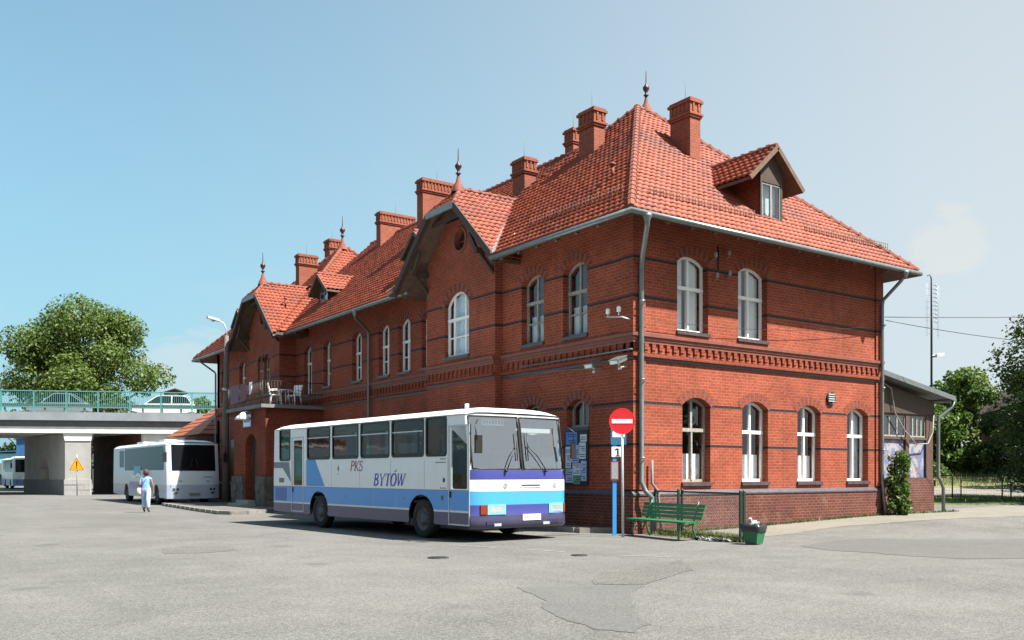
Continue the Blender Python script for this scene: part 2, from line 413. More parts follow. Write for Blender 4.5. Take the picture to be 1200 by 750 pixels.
poly_sheet('gravel_strip', wobble([(18.3, 14.9), (22, 15.6), (26, 15.3), (31, 14.9), (36, 14.0), (42.5, 14), (42.5, 20.2), (31.2, 18.4), (27, 17.5), (16.9, 17.5)], .08, 8), .005, M['gravel'])
for (a, b) in (((10.41, 17.0), (10.76, 15.9)), ((11.05, 15.18), (11.3, 14.26)), ((11.62, 13.11), (12.2, 12.27))):
    d = Vector((b[0] - a[0], b[1] - a[1], 0)).normalized(); n = Vector((-d.y, d.x, 0)) * .03
    poly_sheet('road_marking', [(a[0] + n.x, a[1] + n.y), (a[0] - n.x, a[1] - n.y), (b[0] - n.x, b[1] - n.y), (b[0] + n.x, b[1] + n.y)], .006, M['paint_worn'])
for (x, y, r, nm) in ((8.6, 14.6, .2, 'round dark manhole cover in the asphalt in front of the bus'), (11.04, 13.5, .16, 'small round valve cover in the asphalt')):
    mb = MB(); mb.lathe([(0, .014), (r * .86, .014), (r * .88, .010), (r * .92, .010), (r * .95, .016), (r, .012), (r, .002)], (x, y, 0), 24)
    for q in range(-3, 4):
        w = math.sqrt(max(0, (r * .8) ** 2 - (q * r * .23) ** 2)); mb.box(x - w, x + w, y + q * r * .23 - .008, y + q * r * .23 + .008, .014, .019)
    tag(mb.build('manhole_cover', mat('cast_iron', (.06, .058, .055), .6, metal=.4, var=.3)), nm, 'manhole cover')
# raised pavement with kerb along the building, behind the first bus
pav = [(11.75, 46.2), (11.15, 38.6), (10.97, 35.0), (11.25, 34.4), (11.82, 34.25), (12.8, 35.1), (13.72, 36.25), (14.8, 36.4), (15.2, 34), (15.2, 18.6), (16.0, 18.2), (16.6, 18.2), (16.6, 52.4), (14.9, 52.4), (14.9, 46.2)]
mb = MB(); T = lambda a, z, d: (a, z, d)
mb.plate(pav, [], T, .125, -.1, 0, 1, back=False)
for i in range(len(pav) - 5):      # kerb stones
    a, b = Vector((*pav[i], 0)), Vector((*pav[i + 1], 0)); L = (b - a).length; n = max(1, round(L))
    for q in range(n):
        p0, p1 = a.lerp(b, q / n + .012), a.lerp(b, (q + 1) / n - .012)
        dd = (p1 - p0).normalized(); sd = Vector((-dd.y, dd.x, 0))
        mb.obox((p0 + p1) / 2 + sd * .04 + Vector((0, 0, .03)), (p1 - p0) / 2, sd * .08, (0, 0, .107), 1)
struct(mb.build('pavement', [M['paving'], M['kerb']]))

# ------------------------------------------------------------------ STATION BUILDING
CX, CY = 16.07, 17.47            # the near corner of the walls
BX, WX = 15.81, 16.62            # bay front, wing front
XE, YE = 26.9, 51.5              # far sides
MIR = 69.0                       # y -> MIR - y mirrors near and far blocks
EZ = 7.95; PT = .92              # eaves height and roof pitch
st = thing('station_building', 'two storey red brick railway station with hipped red tile roofs and tall chimneys', 'building', (CX, CY, 0))
ORG = (CX, CY, 0)
TY = lambda c: (lambda a, z, d: (a, c + d, z))       # wall facing -Y, d = depth into the wall
TX = lambda c: (lambda a, z, d: (c + d, a, z))       # wall facing -X

def arch_pts(a0, a1, z0, z1, rise_, n=8):
    """opening outline: flat sill, segmental arch head whose crown is z1"""
    zs = z1 - rise_; w = (a1 - a0) / 2; c = (a0 + a1) / 2
    rad = (w * w + rise_ * rise_) / (2 * rise_); cz = z1 - rad
    th = math.asin(min(1, w / rad)) if rise_ < w else math.pi / 2
    pts = [(a0, z0), (a1, z0)]
    for i in range(n + 1):
        t = th - 2 * th * i / n; pts.append((c + rad * math.sin(t), cz + rad * math.cos(t)))
    return pts
def arch_top(a, a0, a1, z1, rise_):
    w = (a1 - a0) / 2; c = (a0 + a1) / 2; rad = (w * w + rise_ * rise_) / (2 * rise_)
    return z1 - rad + math.sqrt(max(0, rad * rad - (a - c) ** 2))

def add_window(T, a0, a1, z0, z1, rs, cols=(0, .5, 1), tr=.62, bars=(), frame='white_frame', curtain='none', depth=.2, label=None, sillm='glazed_brick', parent=None):
    par = parent or st
    fw = .065; f = MB(); A0, A1, Z0, Z1 = a0 + .003, a1 - .003, z0 + .003, z1 - .003
    outer = arch_pts(A0, A1, Z0, Z1, rs); holes = []
    W = A1 - A0; zt = Z0 + (Z1 - Z0) * tr
    for i in range(len(cols) - 1):
        x0 = A0 + W * cols[i] + (fw if i == 0 else fw * .6); x1 = A0 + W * cols[i + 1] - (fw if i == len(cols) - 2 else fw * .6)
        rows = [Z0 + fw + .01] + [Z0 + (Z1 - Z0) * b for b in bars] + [zt]
        for q in range(len(rows) - 1):
            lo = rows[q] + (.02 if q else 0); hi = rows[q + 1] - (.05 if q == len(rows) - 2 else .02)
            holes.append([(x0, lo), (x1, lo), (x1, hi), (x0, hi)])
        if tr < 1:
            top = [(x0, zt + .05), (x1, zt + .05)]
            for q in range(7):
                x = x1 + (x0 - x1) * q / 6; top.append((x, arch_top(x, A0, A1, Z1, rs) - fw))
            holes.append(top)
    f.plate(outer, holes, T, depth, depth + .07)
    fo = f.build('window', M[frame], par, ORG)
    if label: fo['label'] = label
    g = MB(); g.plate(arch_pts(A0 + .02, A1 - .02, Z0 + .02, Z1 - .02, rs), [], T, depth + .03, depth + .036, back=False); g.build('pane', M['glass'], fo, ORG)
    # transom and mullion proud of the frame
    t = MB(); t.plate([(A0 + .01, zt - .045), (A1 - .01, zt - .045), (A1 - .01, zt + .045), (A0 + .01, zt + .045)], [], T, depth - .025, depth - .003)
    if len(cols) == 3:
        xm = A0 + W * cols[1]; t.plate([(xm - .03, Z0 + .05), (xm + .03, Z0 + .05), (xm + .03, zt - .05), (xm - .03, zt - .05)], [], T, depth - .018, depth - .003)
    t.build('transom', M[frame], fo, ORG)
    s = MB(); s.plate([(a0 - .04, z0 - .1), (a1 + .04, z0 - .1), (a1 + .04, z0 - .004), (a0 - .04, z0 - .004)], [], T, -.06, depth); s.build('sill', M[sillm], fo, ORG)
    def cloth(x0, x1, lo, hi, m, nm='curtain', d=.18):
        q = MB(); n = max(6, int((x1 - x0) / .05))
        for i in range(n):
            u0, u1 = x0 + (x1 - x0) * i / n, x0 + (x1 - x0) * (i + 1) / n
            e0, e1 = depth + d + .02 * math.sin(i * 1.9), depth + d + .02 * math.sin((i + 1) * 1.9)
            h = [min(hi, arch_top(u, A0, A1, Z1, rs) - .02) for u in (u0, u1)]
            q.face([T(u0, lo, e0), T(u1, lo, e1), T(u1, h[1], e1), T(u0, h[0], e0)], smooth=True)
        q.build(nm, M[m], fo, ORG)
    if curtain == 'half': cloth(A0 + .05, A1 - .05, Z0 + .05, Z0 + (Z1 - Z0) * .34, 'curtain')
    if curtain == 'full': cloth(A0 + .03, A0 + W * .46, Z0 + .03, Z1, 'curtain'); cloth(A0 + W * .6, A1 - .03, Z0 + .03, Z1, 'curtain')
    if curtain == 'net': cloth(A0 + .03, A1 - .03, Z0 + .03, Z1, 'lace')
    if curtain == 'sides': cloth(A0 + .03, A0 + W * .25, Z0 + .03, Z1, 'lace'); cloth(A0 + W * .75, A1 - .03, Z0 + .03, Z1, 'lace')
    if curtain == 'low': cloth(A0 + .05, A1 - .05, Z0 + .05, Z0 + (Z1 - Z0) * .42, 'lace')
    return fo

walls = MB()
def add_arch(T, a0, a1, z1, rs, thick=.25, proud=-.008):
    w = (a1 - a0) / 2; c = (a0 + a1) / 2; rad = (w * w + rs * rs) / (2 * rs); cz = z1 - rad; th = math.asin(min(1, w / rad)) if rs < w else math.pi / 2
    n = 16; r0, r1 = rad + .004, rad + thick; th2 = th * 1.06; arches = MB()
    for i in range(n):
        t0, t1 = -th2 + 2 * th2 * (i + .025) / n, -th2 + 2 * th2 * (i + .975) / n
        P = [(c + r * math.sin(t), cz + r * math.cos(t)) for r, t in ((r0, t0), (r0, t1), (r1, t1), (r1, t0))]
        arches.plate(P, [], T, proud, .05, i % 2)
    arches.build('window_arch', [M['brick_plain'], M['stringcourse'], M['stringcourse']], st, ORG)

WT = 8.66
def wall(T, outer, wins, thick=.42):
    holes = [arch_pts(w[0], w[1], w[2], w[3], w[4], w[5] if len(w) > 5 else 8) for w in wins]
    walls.plate(outer, holes, T, 0, thick)
    for w in wins: add_arch(T, w[0], w[1], w[3], w[4])

def rect(a0, a1, z0, z1): return [(a0, z0), (a1, z0), (a1, z1), (a0, z1)]
# right (sunlit) end wall
gw = [(18.37 - .54, 18.37 + .54), (20.75 - .55, 20.75 + .55), (23.18 - .55, 23.18 + .55), (25.6 - .55, 25.6 + .55)]
uw = [(18.23 - .59, 18.23 + .59), (20.65 - .62, 20.65 + .62)]
W1 = [(a, b, 1.32, 3.6, .22) for a, b in gw] + [(a, b, 5.36, 7.42, .22) for a, b in uw]
wall(TY(CY), rect(CX, XE, -.2, WT), W1)
looks = [('old_frame', 'half', 'peeling old window with boarded lower panes'), ('white_frame', 'half', None), ('white_frame', 'half', None), ('white_frame', 'sides', 'white window with drawn side drapes')]
for (a, b), (fr, cu, lb) in zip(gw, looks): add_window(TY(CY), a, b, 1.32, 3.6, .22, frame=fr, curtain=cu, label=lb)
for a, b in uw: add_window(TY(CY), a, b, 5.36, 7.42, .22, curtain='full', tr=.58)
# left wall, near section
lw = [(19.84 - .53, 19.84 + .53), (21.82 - .55, 21.82 + .55)]
W2 = [(a, b, 5.38, 7.43, .27) for a, b in lw] + [(19.24, 20.2, 2.83, 3.6, .26), (21.3, 22.3, 1.35, 3.58, .26)]
wall(TX(CX), rect(CY + .43, 23.4, -.2, WT), W2)
walls.box(CX, CX + .42, CY + .003, CY + .43, -.2, WT - .01)
for a, b in lw: add_window(TX(CX), a, b, 5.38, 7.43, .27, frame='old_frame', curtain='low', tr=.6, bars=(.3,))
add_window(TX(CX), 19.24, 20.2, 2.83, 3.6, .26, cols=(0, .5, 1), tr=.02, frame='old_frame')
add_window(TX(CX), 21.3, 22.3, 1.35, 3.58, .26, frame='old_frame')
# projecting gabled bay (near and mirrored far)
def bay(y0, y1, yc, wins, side_lo, side_hi):
    out = [(y0, -.2), (y1, -.2), (y1, 8.62), (yc + .82, 9.84), (yc - .82, 9.84), (y0, 8.62)]
    wall(TX(BX), out, wins, .26 - .004)
RW = (25.43 - .36, 25.43 + .36, 8.78, 9.5, .36, 16)
def round_hole(c, z, r, n=20): return [(c + r * math.cos(2 * math.pi * i / n), z + r * math.sin(2 * math.pi * i / n)) for i in range(n)]
for yc, sg in ((25.5, 1), (43.5, -1)):
    y0, y1 = yc - 2.1, yc + 2.1
    out = [(y0, -.2), (y1, -.2), (y1, 8.62), (yc + .82, 9.84), (yc - .82, 9.84), (y0, 8.62)]
    if sg == 1:
        wins = [(24.9, 26.4, 5.4, 7.52, .42)]; lows = [(24.6, 26.2, 1.35, 3.5, .4)]
    else:
        wins = [(42.66, 43.4, 5.4, 7.3, .3), (43.6, 44.3, 5.4, 7.3, .3)]; lows = []
    holes = [arch_pts(*w) for w in wins + lows] + [round_hole(yc - .07 * sg, 9.14, .34)]
    walls.plate(out, holes, TX(BX), 0, .3)
    for w in wins + lows: add_arch(TX(BX), w[0], w[1], w[3], w[4])
    # oculus with ring
    ri = MB(); ri.plate(round_hole(yc - .07 * sg, 9.14, .43), [round_hole(yc - .07 * sg, 9.14, .335)], TX(BX), -.03, .1)
    ri.plate(round_hole(yc - .07 * sg, 9.14, .335), [], TX(BX), .2, .22, 1)
    for q in (0, 1):
        a = yc - .07 * sg
        ri.obox((BX + .18, a, 9.14), (.015, 0, 0), (0, .33 if q else .02, 0), (0, 0, .02 if q else .33), 0)
    ri.build('oculus', [M['stringcourse'], M['black']], st, ORG)
    if sg == 1:
        add_window(TX(BX), 24.9, 26.4, 5.4, 7.52, .42, cols=(0, .27, .73, 1), tr=.58, bars=(.3,), curtain='net', depth=.14)
        add_window(TX(BX), 24.6, 26.2, 1.35, 3.5, .4, frame='old_frame', depth=.14)
    else:
        for w in wins: add_window(TX(BX), *w, frame='old_frame', curtain='low', depth=.14)
    # side returns of the bay
    walls.box(BX + .3, (CX + .42 if sg == 1 else WX + .4), y0 + .001, y0 + .3, -.2, WT - .02); walls.box(BX + .3, (WX + .4 if sg == 1 else CX + .42), y1 - .3, y1 - .001, -.2, WT - .02)
# wing between the bays
ww = [(28.5, 29.4), (30.24, 31.2), (31.93, 32.85), (34.38, 35.25), (37.45, 38.18)]
W3 = [(a, b, 5.4, 7.42, .25) for a, b in ww] + [(39.5, 40.42, 4.55, 7.42, .25)] + [(29.4, 30.5, 1.35, 3.5, .28), (31.6, 32.7, 1.35, 3.5, .28), (34.2, 35.3, 1.35, 3.5, .28)]
wall(TX(WX), rect(27.6, 41.4, -.2, WT), W3)
for i, (a, b) in enumerate(ww): add_window(TX(WX), a, b, 5.4, 7.42, .25, curtain='net' if i in (1, 2) else 'sides', tr=.57, bars=(.28,))
for w in W3[6:]: add_window(TX(WX), *w, frame='old_frame')
dr = add_window(TX(WX), 39.5, 40.42, 4.56, 7.42, .25, tr=.72, bars=(.3,), curtain='none', label='white balcony door with arched fanlight')
# far section
fw_ = [(46.85, 47.8), (49.75, 50.75)]
wall(TX(CX), rect(45.6, YE, -.2, WT), [(a, b, 5.4, 7.4, .26) for a, b in fw_] + [(47.3, 48.8, .4, 3.4, .5)])
for a, b in fw_: add_window(TX(CX), a, b, 5.4, 7.4, .26, tr=.58, bars=(.3,), curtain='low')
dm = MB(); dm.plate(arch_pts(47.32, 48.78, .12, 3.38, .5), [], TX(CX), .22, .28)
for q in (47.5, 47.9, 48.3, 48.6): dm.box(CX + .2, CX + .215, q - .02, q + .02, .2, 3.0)
do = dm.build('door', M['wood_dark'], st, ORG); do['label'] = 'dark plank doors under the arch'
# unseen sides and floors close the volume
walls.box(XE - .4, XE, CY + .43, 28.6, -.2, WT); walls.box(XE - .9, XE - .5, 28.6, 40.4, -.2, WT); walls.box(XE - .4, XE, 40.4, YE - .43, -.2, WT)
walls.box(CX, XE, YE - .42, YE - .002, -.2, WT)
walls.build('wall', M['brick'], st, ORG)
fl = MB()
for z in (.9, 4.4, 8.2):
    fl.box(CX + .45, XE - .45, CY + .45, 28, z, z + .2); fl.box(WX + .45, XE - .95, 28.05, 41, z, z + .2); fl.box(CX + .45, XE - .45, 41.05, YE - .45, z, z + .2)
for y in (22.9, 28.0, 33.6, 41.0, 46.2): fl.box(WX + .5, XE - .95, y, y + .12, 1.1, 4.4); fl.box(WX + .5, XE - .95, y, y + .12, 4.6, 8.2)
fl.box(19.5, 19.6, CY + .5, 22.8, 1.1, 4.3); fl.box(22.1, 22.2, CY + .5, 22.8, 1.1, 8.1); fl.box(CX + .5, 26.4, 20.6, 20.7, 1.1, 8.1)
fl.build('inner_floors', M['interior'], st, ORG)

# plinth, string courses, dentil cornice
pl = MB(); co = MB()
runs = [('y', CY, CX, XE), ('x', CX, CY, 23.4), ('x', BX, 23.4, 27.6), ('x', WX, 27.6, 41.4), ('x', BX, 41.4, 45.6), ('x', CX, 45.6, YE)]
for ax, c0, a, b in runs:
    T = TY(c0) if ax == 'y' else TX(c0)
    a2, b2 = (a, b)
    if ax == 'y': a2 = a - .085
    elif c0 == CX and a == CY: a2 = a
    def strip(mbx, z0, z1, pr, m=0, ext=0.0, a2=a2, b2=b2, T=T, ax=ax):
        mbx.plate(rect(a2 + .085 - pr if ax == 'y' else a2 + (.052 if a == CY else .001), b2 - .001 + ext, z0, z1), [], T, -pr, .05, m)
    strip(pl, -.2, 1.02, .065)
    # sloped glazed brick ledge over the plinth
    A, B = (a2 + .01 if ax == 'y' else a2 + (.06 if a == CY else .001)), b2 - .001
    q = [T(A, 1.02, -.085), T(B, 1.02, -.085), T(B, 1.13, 0.01), T(A, 1.13, .01)]
    pl.face(q, 1); pl.face([T(A, 1.02, -.085), T(B, 1.02, -.085), T(B, .98, -.085), T(A, .98, -.085)], 1)
    pl.face([T(A, .98, -.085), T(B, .98, -.085), T(B, .98, -.05), T(A, .98, -.05)], 1)
    pl.face([T(A, .98, -.085), T(A, 1.02, -.085), T(A, 1.13, .01), T(A, .98, .01)], 1); pl.face([T(B, .98, -.085), T(B, 1.02, -.085), T(B, 1.13, .01), T(B, .98, .01)], 1)
    strip(co, 4.56, 4.66, .095, 2); strip(co, 4.48, 4.555, .03, 1); strip(co, 5.08, 5.17, .11, 0); strip(co, 5.0, 5.079, .07, 0); strip(co, 4.92, 4.999, .045, 0)
    n = int((b - a) / .26); 
    for i in range(n):
        u = a + .1 + i * .26
        co.plate(rect(u, u + .13, 4.75, 4.918), [], T, -.05, .02, 2); co.plate(rect(u + .02, u + .11, 4.68, 4.748), [], T, -.028, .02, 2)
pl.build('plinth', [M['brick_plinth'], M['glazed_brick']], st, ORG)
co.build('cornice', [M['stringcourse'], M['glazed_brick'], M['brick_plain']], st, ORG)
# corner pilaster strips
for z0, z1 in ((1.14, 4.45), (5.2, WT)):
    ps = MB(); ps.box(CX - .05, CX - .0, CY - .05, CY + .38, z0, z1); ps.box(CX, CX + .38, CY - .05, CY - .001, z0, z1); ps.build('corner_pilaster', M['brick'], st, ORG)
    ps = MB(); ps.box(XE - .38, XE + .002, CY - .05, CY - .001, z0, z1); ps.build('corner_pilaster', M['brick'], st, ORG)

# ---- roofs
roof = MB()     # boards, soffits; root of the roof parts
roofo = None
def tiled(e0, e1, top_pt, umin, umax, tw=.205, tc=.265):
    """pantiles on a slope: eave from e0 to e1, top_pt on the ridge line; umin/umax: lists of (v, u) limits along the slope"""
    e0, e1, tp = map(np.array, (e0, e1, top_pt)); U = (e1 - e0); L = np.linalg.norm(U); U = U / L
    w = tp - e0; w = w - U * (w @ U); VL = np.linalg.norm(w); V = w / VL; N = np.cross(U, V)
    if N[2] < 0: N = -N
    nc = max(1, int(round(VL / tc))); nt = int(math.ceil(L / tw)) + 1
    prof_u = np.array([0, .12, .38, .62, .86]) * tw; prof_h = np.array([.0, .004, .034, .050, .022])
    us = (np.arange(nt)[:, None] * tw + prof_u[None, :]).ravel(); hs = np.tile(prof_h, nt); ti = np.repeat(np.arange(nt), 5)
    VV = []; FF = []; UV = []
    uo = RNG.integers(0, 500)
    for j in range(nc):
        v0, v1 = VL * j / nc, min(VL, VL * (j + 1) / nc + .02)
        a = np.interp(v0, *zip(*umin)); b = np.interp(v0, *zip(*umax)); a1 = np.interp(v1, *zip(*umin)); b1 = np.interp(v1, *zip(*umax))
        keep = (us >= min(a, a1) - tw) & (us <= max(b, b1) + tw); uu = us[keep]; hh = hs[keep]; tt = ti[keep]
        if len(uu) < 2: continue
        jit = RNG.uniform(-.010, .010, nt + 2)[tt]
        rows = []
        for v, lo, hi, dh in ((v0, a, b, .0), (v0 - .004, a, b, .032), (v1, a1, b1, .004)):
            uc = np.clip(uu, lo, hi); h = hh + dh + (jit if dh > .01 else 0)
            rows.append(e0 + uc[:, None] * U + v * V + h[:, None] * N)
        base = sum(len(x) for x in VV); n = len(uu); VV += rows
        for r0 in (0, 1):
            i = np.arange(n - 1)
            FF.append(np.stack([base + r0 * n + i, base + r0 * n + i + 1, base + (r0 + 1) * n + i + 1, base + (r0 + 1) * n + i], 1))
            t = tt[:-1] + uo + .5
            UV.append(np.repeat(np.stack([t, np.full(n - 1, j + .5)], 1), 4, 0))
    return np.concatenate(VV), np.concatenate(FF), np.concatenate(UV)
TV, TF, TU = [], [], []
def slope(e0, e1, top, umin=None, umax=None, soffit=True, thick=.13):
    L = (Vector(e1) - Vector(e0)).length; U = (Vector(e1) - Vector(e0)).normalized()
    w = Vector(top) - Vector(e0); w -= U * w.dot(U); VL = w.length; V = w.normalized()
    umin = umin or [(0, 0), (VL, 0)]; umax = umax or [(0, L), (VL, L)]
    v, f, u = tiled(e0, e1, top, umin, umax); off = sum(len(x) for x in TV); TV.append(v); TF.append(f + off); TU.append(u)
    # roof boarding below the tiles
    vs = sorted(set([q[0] for q in umin] + [q[0] for q in umax])); P = lambda a, b: Vector(e0) + U * a + V * b - Vector((0, 0, .02))
    lo = [P(np.interp(q, *zip(*umin)), q) for q in vs]; hi = [P(np.interp(q, *zip(*umax)), q) for q in vs]
    ring = lo + hi[::-1]; dn = [p - Vector((0, 0, thick)) for p in ring]
    for i in range(len(vs) - 1):
        n = len(ring)
        A = [lo[i], lo[i + 1], hi[i + 1], hi[i]]
        A = [p for q, p in enumerate(A) if not any((p - o).length < 1e-4 for o in A[:q])]
        if len(A) > 2: roof.face(A, 0); roof.face([p - Vector((0, 0, thick)) for p in A], 0)
    for i in range(len(ring)):
        a, b = ring[i], ring[(i + 1) % len(ring)]
        if (a - b).length > 1e-4: roof.face([a, b, dn[(i + 1) % len(ring)], dn[i]], 0)
caps = MB()
def cap_row(a, b, r=.115, step=.36):
    a, b = Vector(a), Vector(b); L = (b - a).length; n = max(1, round(L / step)); d = (b - a) / n
    for i in range(n):
        p = a + d * i; q = a + d * (i + 1.12)
        lift = Vector((0, 0, .025))
        caps.tube([p + lift, p.lerp(q, .85) + lift * 1.2, p.lerp(q, .86) + lift * 1.3, q + lift * 1.5], [r * .80, r * .98, r * 1.12, r * 1.16], 8, 0, True, False)
GZ = 10.78; GXF = 15.1; CLZ = 10.05
AX0, AX1, AYn, AZ = 21.15, 21.55, 22.8, 13.76
X0, X1, Y0 = 15.07, 27.3, 16.47      # eaves of the near block
def pavilion(far):
    m = (lambda p: (p[0], MIR - p[1], p[2])) if far else (lambda p: p)
    Yb = 2 * AYn - Y0
    E = {'fl': (X0, Y0, EZ), 'fr': (X1, Y0, EZ), 'bl': (X0, Yb, EZ), 'br': (X1, Yb, EZ)}; A0, A1 = (AX0, AYn, AZ), (AX1, AYn, AZ)
    def tri(ea, eb, a0, a1):
        e0, e1, t0, t1 = map(Vector, (m(E[ea]), m(E[eb]), m(a0), m(a1))); U = (e1 - e0).normalized(); w = t0 - e0; VL = (w - U * w.dot(U)).length
        lim = [(0, 0), (VL, (t0 - e0).dot(U))]
        if ea == 'bl' and eb == 'fl':      # this face stops at the valley of the cross gable
            vg = VL * (GZ - EZ) / (AZ - EZ); lim = [(0, Yb - (25.5 - (GZ - EZ) / PT)), (vg, Yb - 25.5), (vg + .01, (GZ - EZ) / PT), (VL, (t0 - e0).dot(U))]
        slope(e0, e1, t0, lim, [(0, (e1 - e0).length), (VL, (t1 - e0).dot(U))])
    if not far:
        tri('fl', 'fr', A0, A1); tri('bl', 'fl', A0, A0); tri('br', 'bl', A1, A0); tri('fr', 'br', A1, A1)
    else:
        tri('bl', 'fl', A0, A0); tri('br', 'bl', A1, A0); tri('fl', 'fr', A0, A1); tri('fr', 'br', A1, A1)
    hq = (GZ - EZ) / PT
    cap_row(m(E['fl']), m(A0)); cap_row(m((X0 + hq, Yb - hq, GZ)), m(A0))
    for k_ in ('fr', 'br'): cap_row(m(E[k_]), m(A1))
    cap_row(m(A0), m(A1))
pavilion(False); pavilion(True)
# wing roof
WE = 15.55; RX = 21.5; RZ = EZ + PT * (RX - WE)
_vg = (GZ - EZ) / (RZ - EZ) * math.hypot(RX - WE, RZ - EZ); _VL = math.hypot(RX - WE, RZ - EZ); _hw = (GZ - EZ) / PT
slope((WE, 43.4, EZ), (WE, 25.6, EZ), (RX, 43.4, RZ), [(0, _hw - .1), (_vg, 0), (_VL, 0)], [(0, 17.8 - _hw + .1), (_vg, 17.8), (_VL, 17.8)])
slope((2 * RX - WE, 28.0, EZ), (2 * RX - WE, 41.0, EZ), (RX, 28.0, RZ))
cap_row((RX, 25.8, RZ), (RX, 43.2, RZ))
# cross gables with clipped tops
roofo = bpy.data.objects.new('roof', bpy.data.meshes.new('roof')); COL.objects.link(roofo); roofo.parent = st
for yc in (25.5, 43.5):
    gab = MB()
    hw = (GZ - EZ) / PT; hc = (GZ - CLZ) / PT; sl = math.sqrt(1 + PT * PT); VL = hw * sl; vc = (hw - hc) * sl
    for sg in (-1, 1):
        lim0 = [(0, 0), (vc, 0), (VL, .75)]; L = 3.9
        e0 = (GXF, yc + sg * hw, EZ); e1 = (GXF + L, yc + sg * hw, EZ); tp = (GXF, yc, GZ)
        slope(e0, e1, tp, lim0, [(0, L), (VL, L)])
        # barge board and brackets
        b0 = Vector((GXF - .03, yc + sg * (hw + .05), EZ - .10)); b1 = Vector((GXF - .03, yc + sg * hc, CLZ - .04))
        gab.beam(b0, b1, .05, .2, 0, up=(0, -sg, 1)); gab.beam(b0 + Vector((.07, 0, -.1)), b1 + Vector((.07, 0, -.1)), .08, .12, 1, up=(0, -sg, 1))
        cap_row((GXF + .02, yc + sg * hc, CLZ), (GXF + .75, yc, GZ), .085, .3)
        yb = yc + sg * 2.0
        gab.beam((BX + .1, yb, 8.35), (GXF + .05, yb, 8.35), .14, .16, 1); gab.beam((BX + .02, yb, 7.75), (GXF + .2, yb, 8.3), .1, .12, 1)
        gab.beam((GXF + .12, yb, 8.3), (GXF + .12, yc + sg * 1.55, 8.95), .1, .12, 1)
    slope((GXF, yc + hc, CLZ), (GXF, yc - hc, CLZ), (GXF + .75, yc, GZ), [(0, 0), (1.02, hc)], [(0, 2 * hc), (1.02, hc)])
    gab.beam((GXF - .04, yc - hc - .05, CLZ - .06), (GXF - .04, yc + hc + .05, CLZ - .06), .06, .2, 2)
    gab.beam((GXF + .3, yc - 1.1, CLZ - .28), (GXF + .3, yc + 1.1, CLZ - .28), .1, .12, 1)
    cap_row((GXF + .75, yc, GZ), (18.45, yc, GZ), .1)
    # valley flashings
    for sg in (-1, 1):
        ex = X0 if (yc < 30) == (sg < 0) else WE
        z1 = 10.6; p0 = Vector((ex, yc + sg * hw, EZ + .09)); p1 = Vector((ex + (z1 - EZ) / PT, yc + sg * (GZ - z1) / PT, z1 + .09))
        gab.beam(p0, p1, .16, .02, 2)
    gab.build('barge_board', [M['wood_dark'], M['wood_dark'], M['lead']], roofo, ORG)
# dormers
def dormer(axis, c, front, zpk, hw, depth_hint, wz0, big=False):
    """axis 'y': faces -Y at y=front, centred on x=c ; axis 'x': faces -X"""
    Tq = (lambda a, z, d: (a, front + d, z)) if axis == 'y' else (lambda a, z, d: (front + d, a, z))
    gab = MB()
    oh = .2 if big else .3; p = .92 if big else .85
    ez = zpk - hw * p; L = depth_hint + oh
    for sg in (-1, 1):
        e0 = Tq(c + sg * hw, ez, -oh); e1 = Tq(c + sg * hw, ez, L - oh); tp = Tq(c, zpk, -oh)
        slope(e0, e1, tp, thick=.09)
        gab.beam(Tq(c + sg * (hw + .03), ez - .07, -oh - .02), Tq(c, zpk - .05, -oh - .02), .045, .13, 1)
    cap_row(Tq(c, zpk, -oh), Tq(c, zpk, L - oh), .09, .3)
    bw = hw * (.42 if big else .52)
    wl = MB(); ztop = ez + .02
    wl.plate([(c - bw, wz0), (c + bw, wz0), (c + bw, zpk - bw * p - .14), (c, zpk - .16), (c - bw, zpk - bw * p - .14)], [[(c - bw + .06, wz0 + .1), (c + bw - .06, wz0 + .1), (c + bw - .06, ez + .02), (c - bw + .06, ez + .02)]], Tq, 0, .1, 1)
    for sg in (-1, 1): 
        wl.plate([(0, 0)] * 0 or [(c + sg * bw, wz0), (c + sg * (bw - .06), wz0), (c + sg * (bw - .06), ez + .35), (c + sg * bw, ez + .35)], [], Tq, .101, depth_hint, 0)
    d = wl.build('dormer', [M['brick_plain'], M['wood_dark']], roofo, ORG); gab.build('barge_board', [M['wood_mid'], M['wood_mid']], roofo, ORG)
    f = MB(); xs = [c - bw + .065, c, c + bw - .065]
    f.plate([(xs[0], wz0 + .11), (xs[2], wz0 + .11), (xs[2], ez + .01), (xs[0], ez + .01)], [[(xs[i] + .04, wz0 + .16), (xs[i + 1] - .04, wz0 + .16), (xs[i + 1] - .04, ez - .04), (xs[i] + .04, ez - .04)] for i in (0, 1)], Tq, .02, .07)
    f.build('window_frame', M['lead'], d, ORG)
    g = MB(); g.plate([(xs[0] + .02, wz0 + .13), (xs[2] - .02, wz0 + .13), (xs[2] - .02, ez - .01), (xs[0] + .02, ez - .01)], [], Tq, .04, .046)
    g.plate([(xs[0] + .02, wz0 + .13), (xs[2] - .02, wz0 + .13), (xs[2] - .02, ez - .01), (xs[0] + .02, ez - .01)], [], Tq, .2, .21, 1); g.build('pane', [M['glass'], M['lace']], d, ORG)
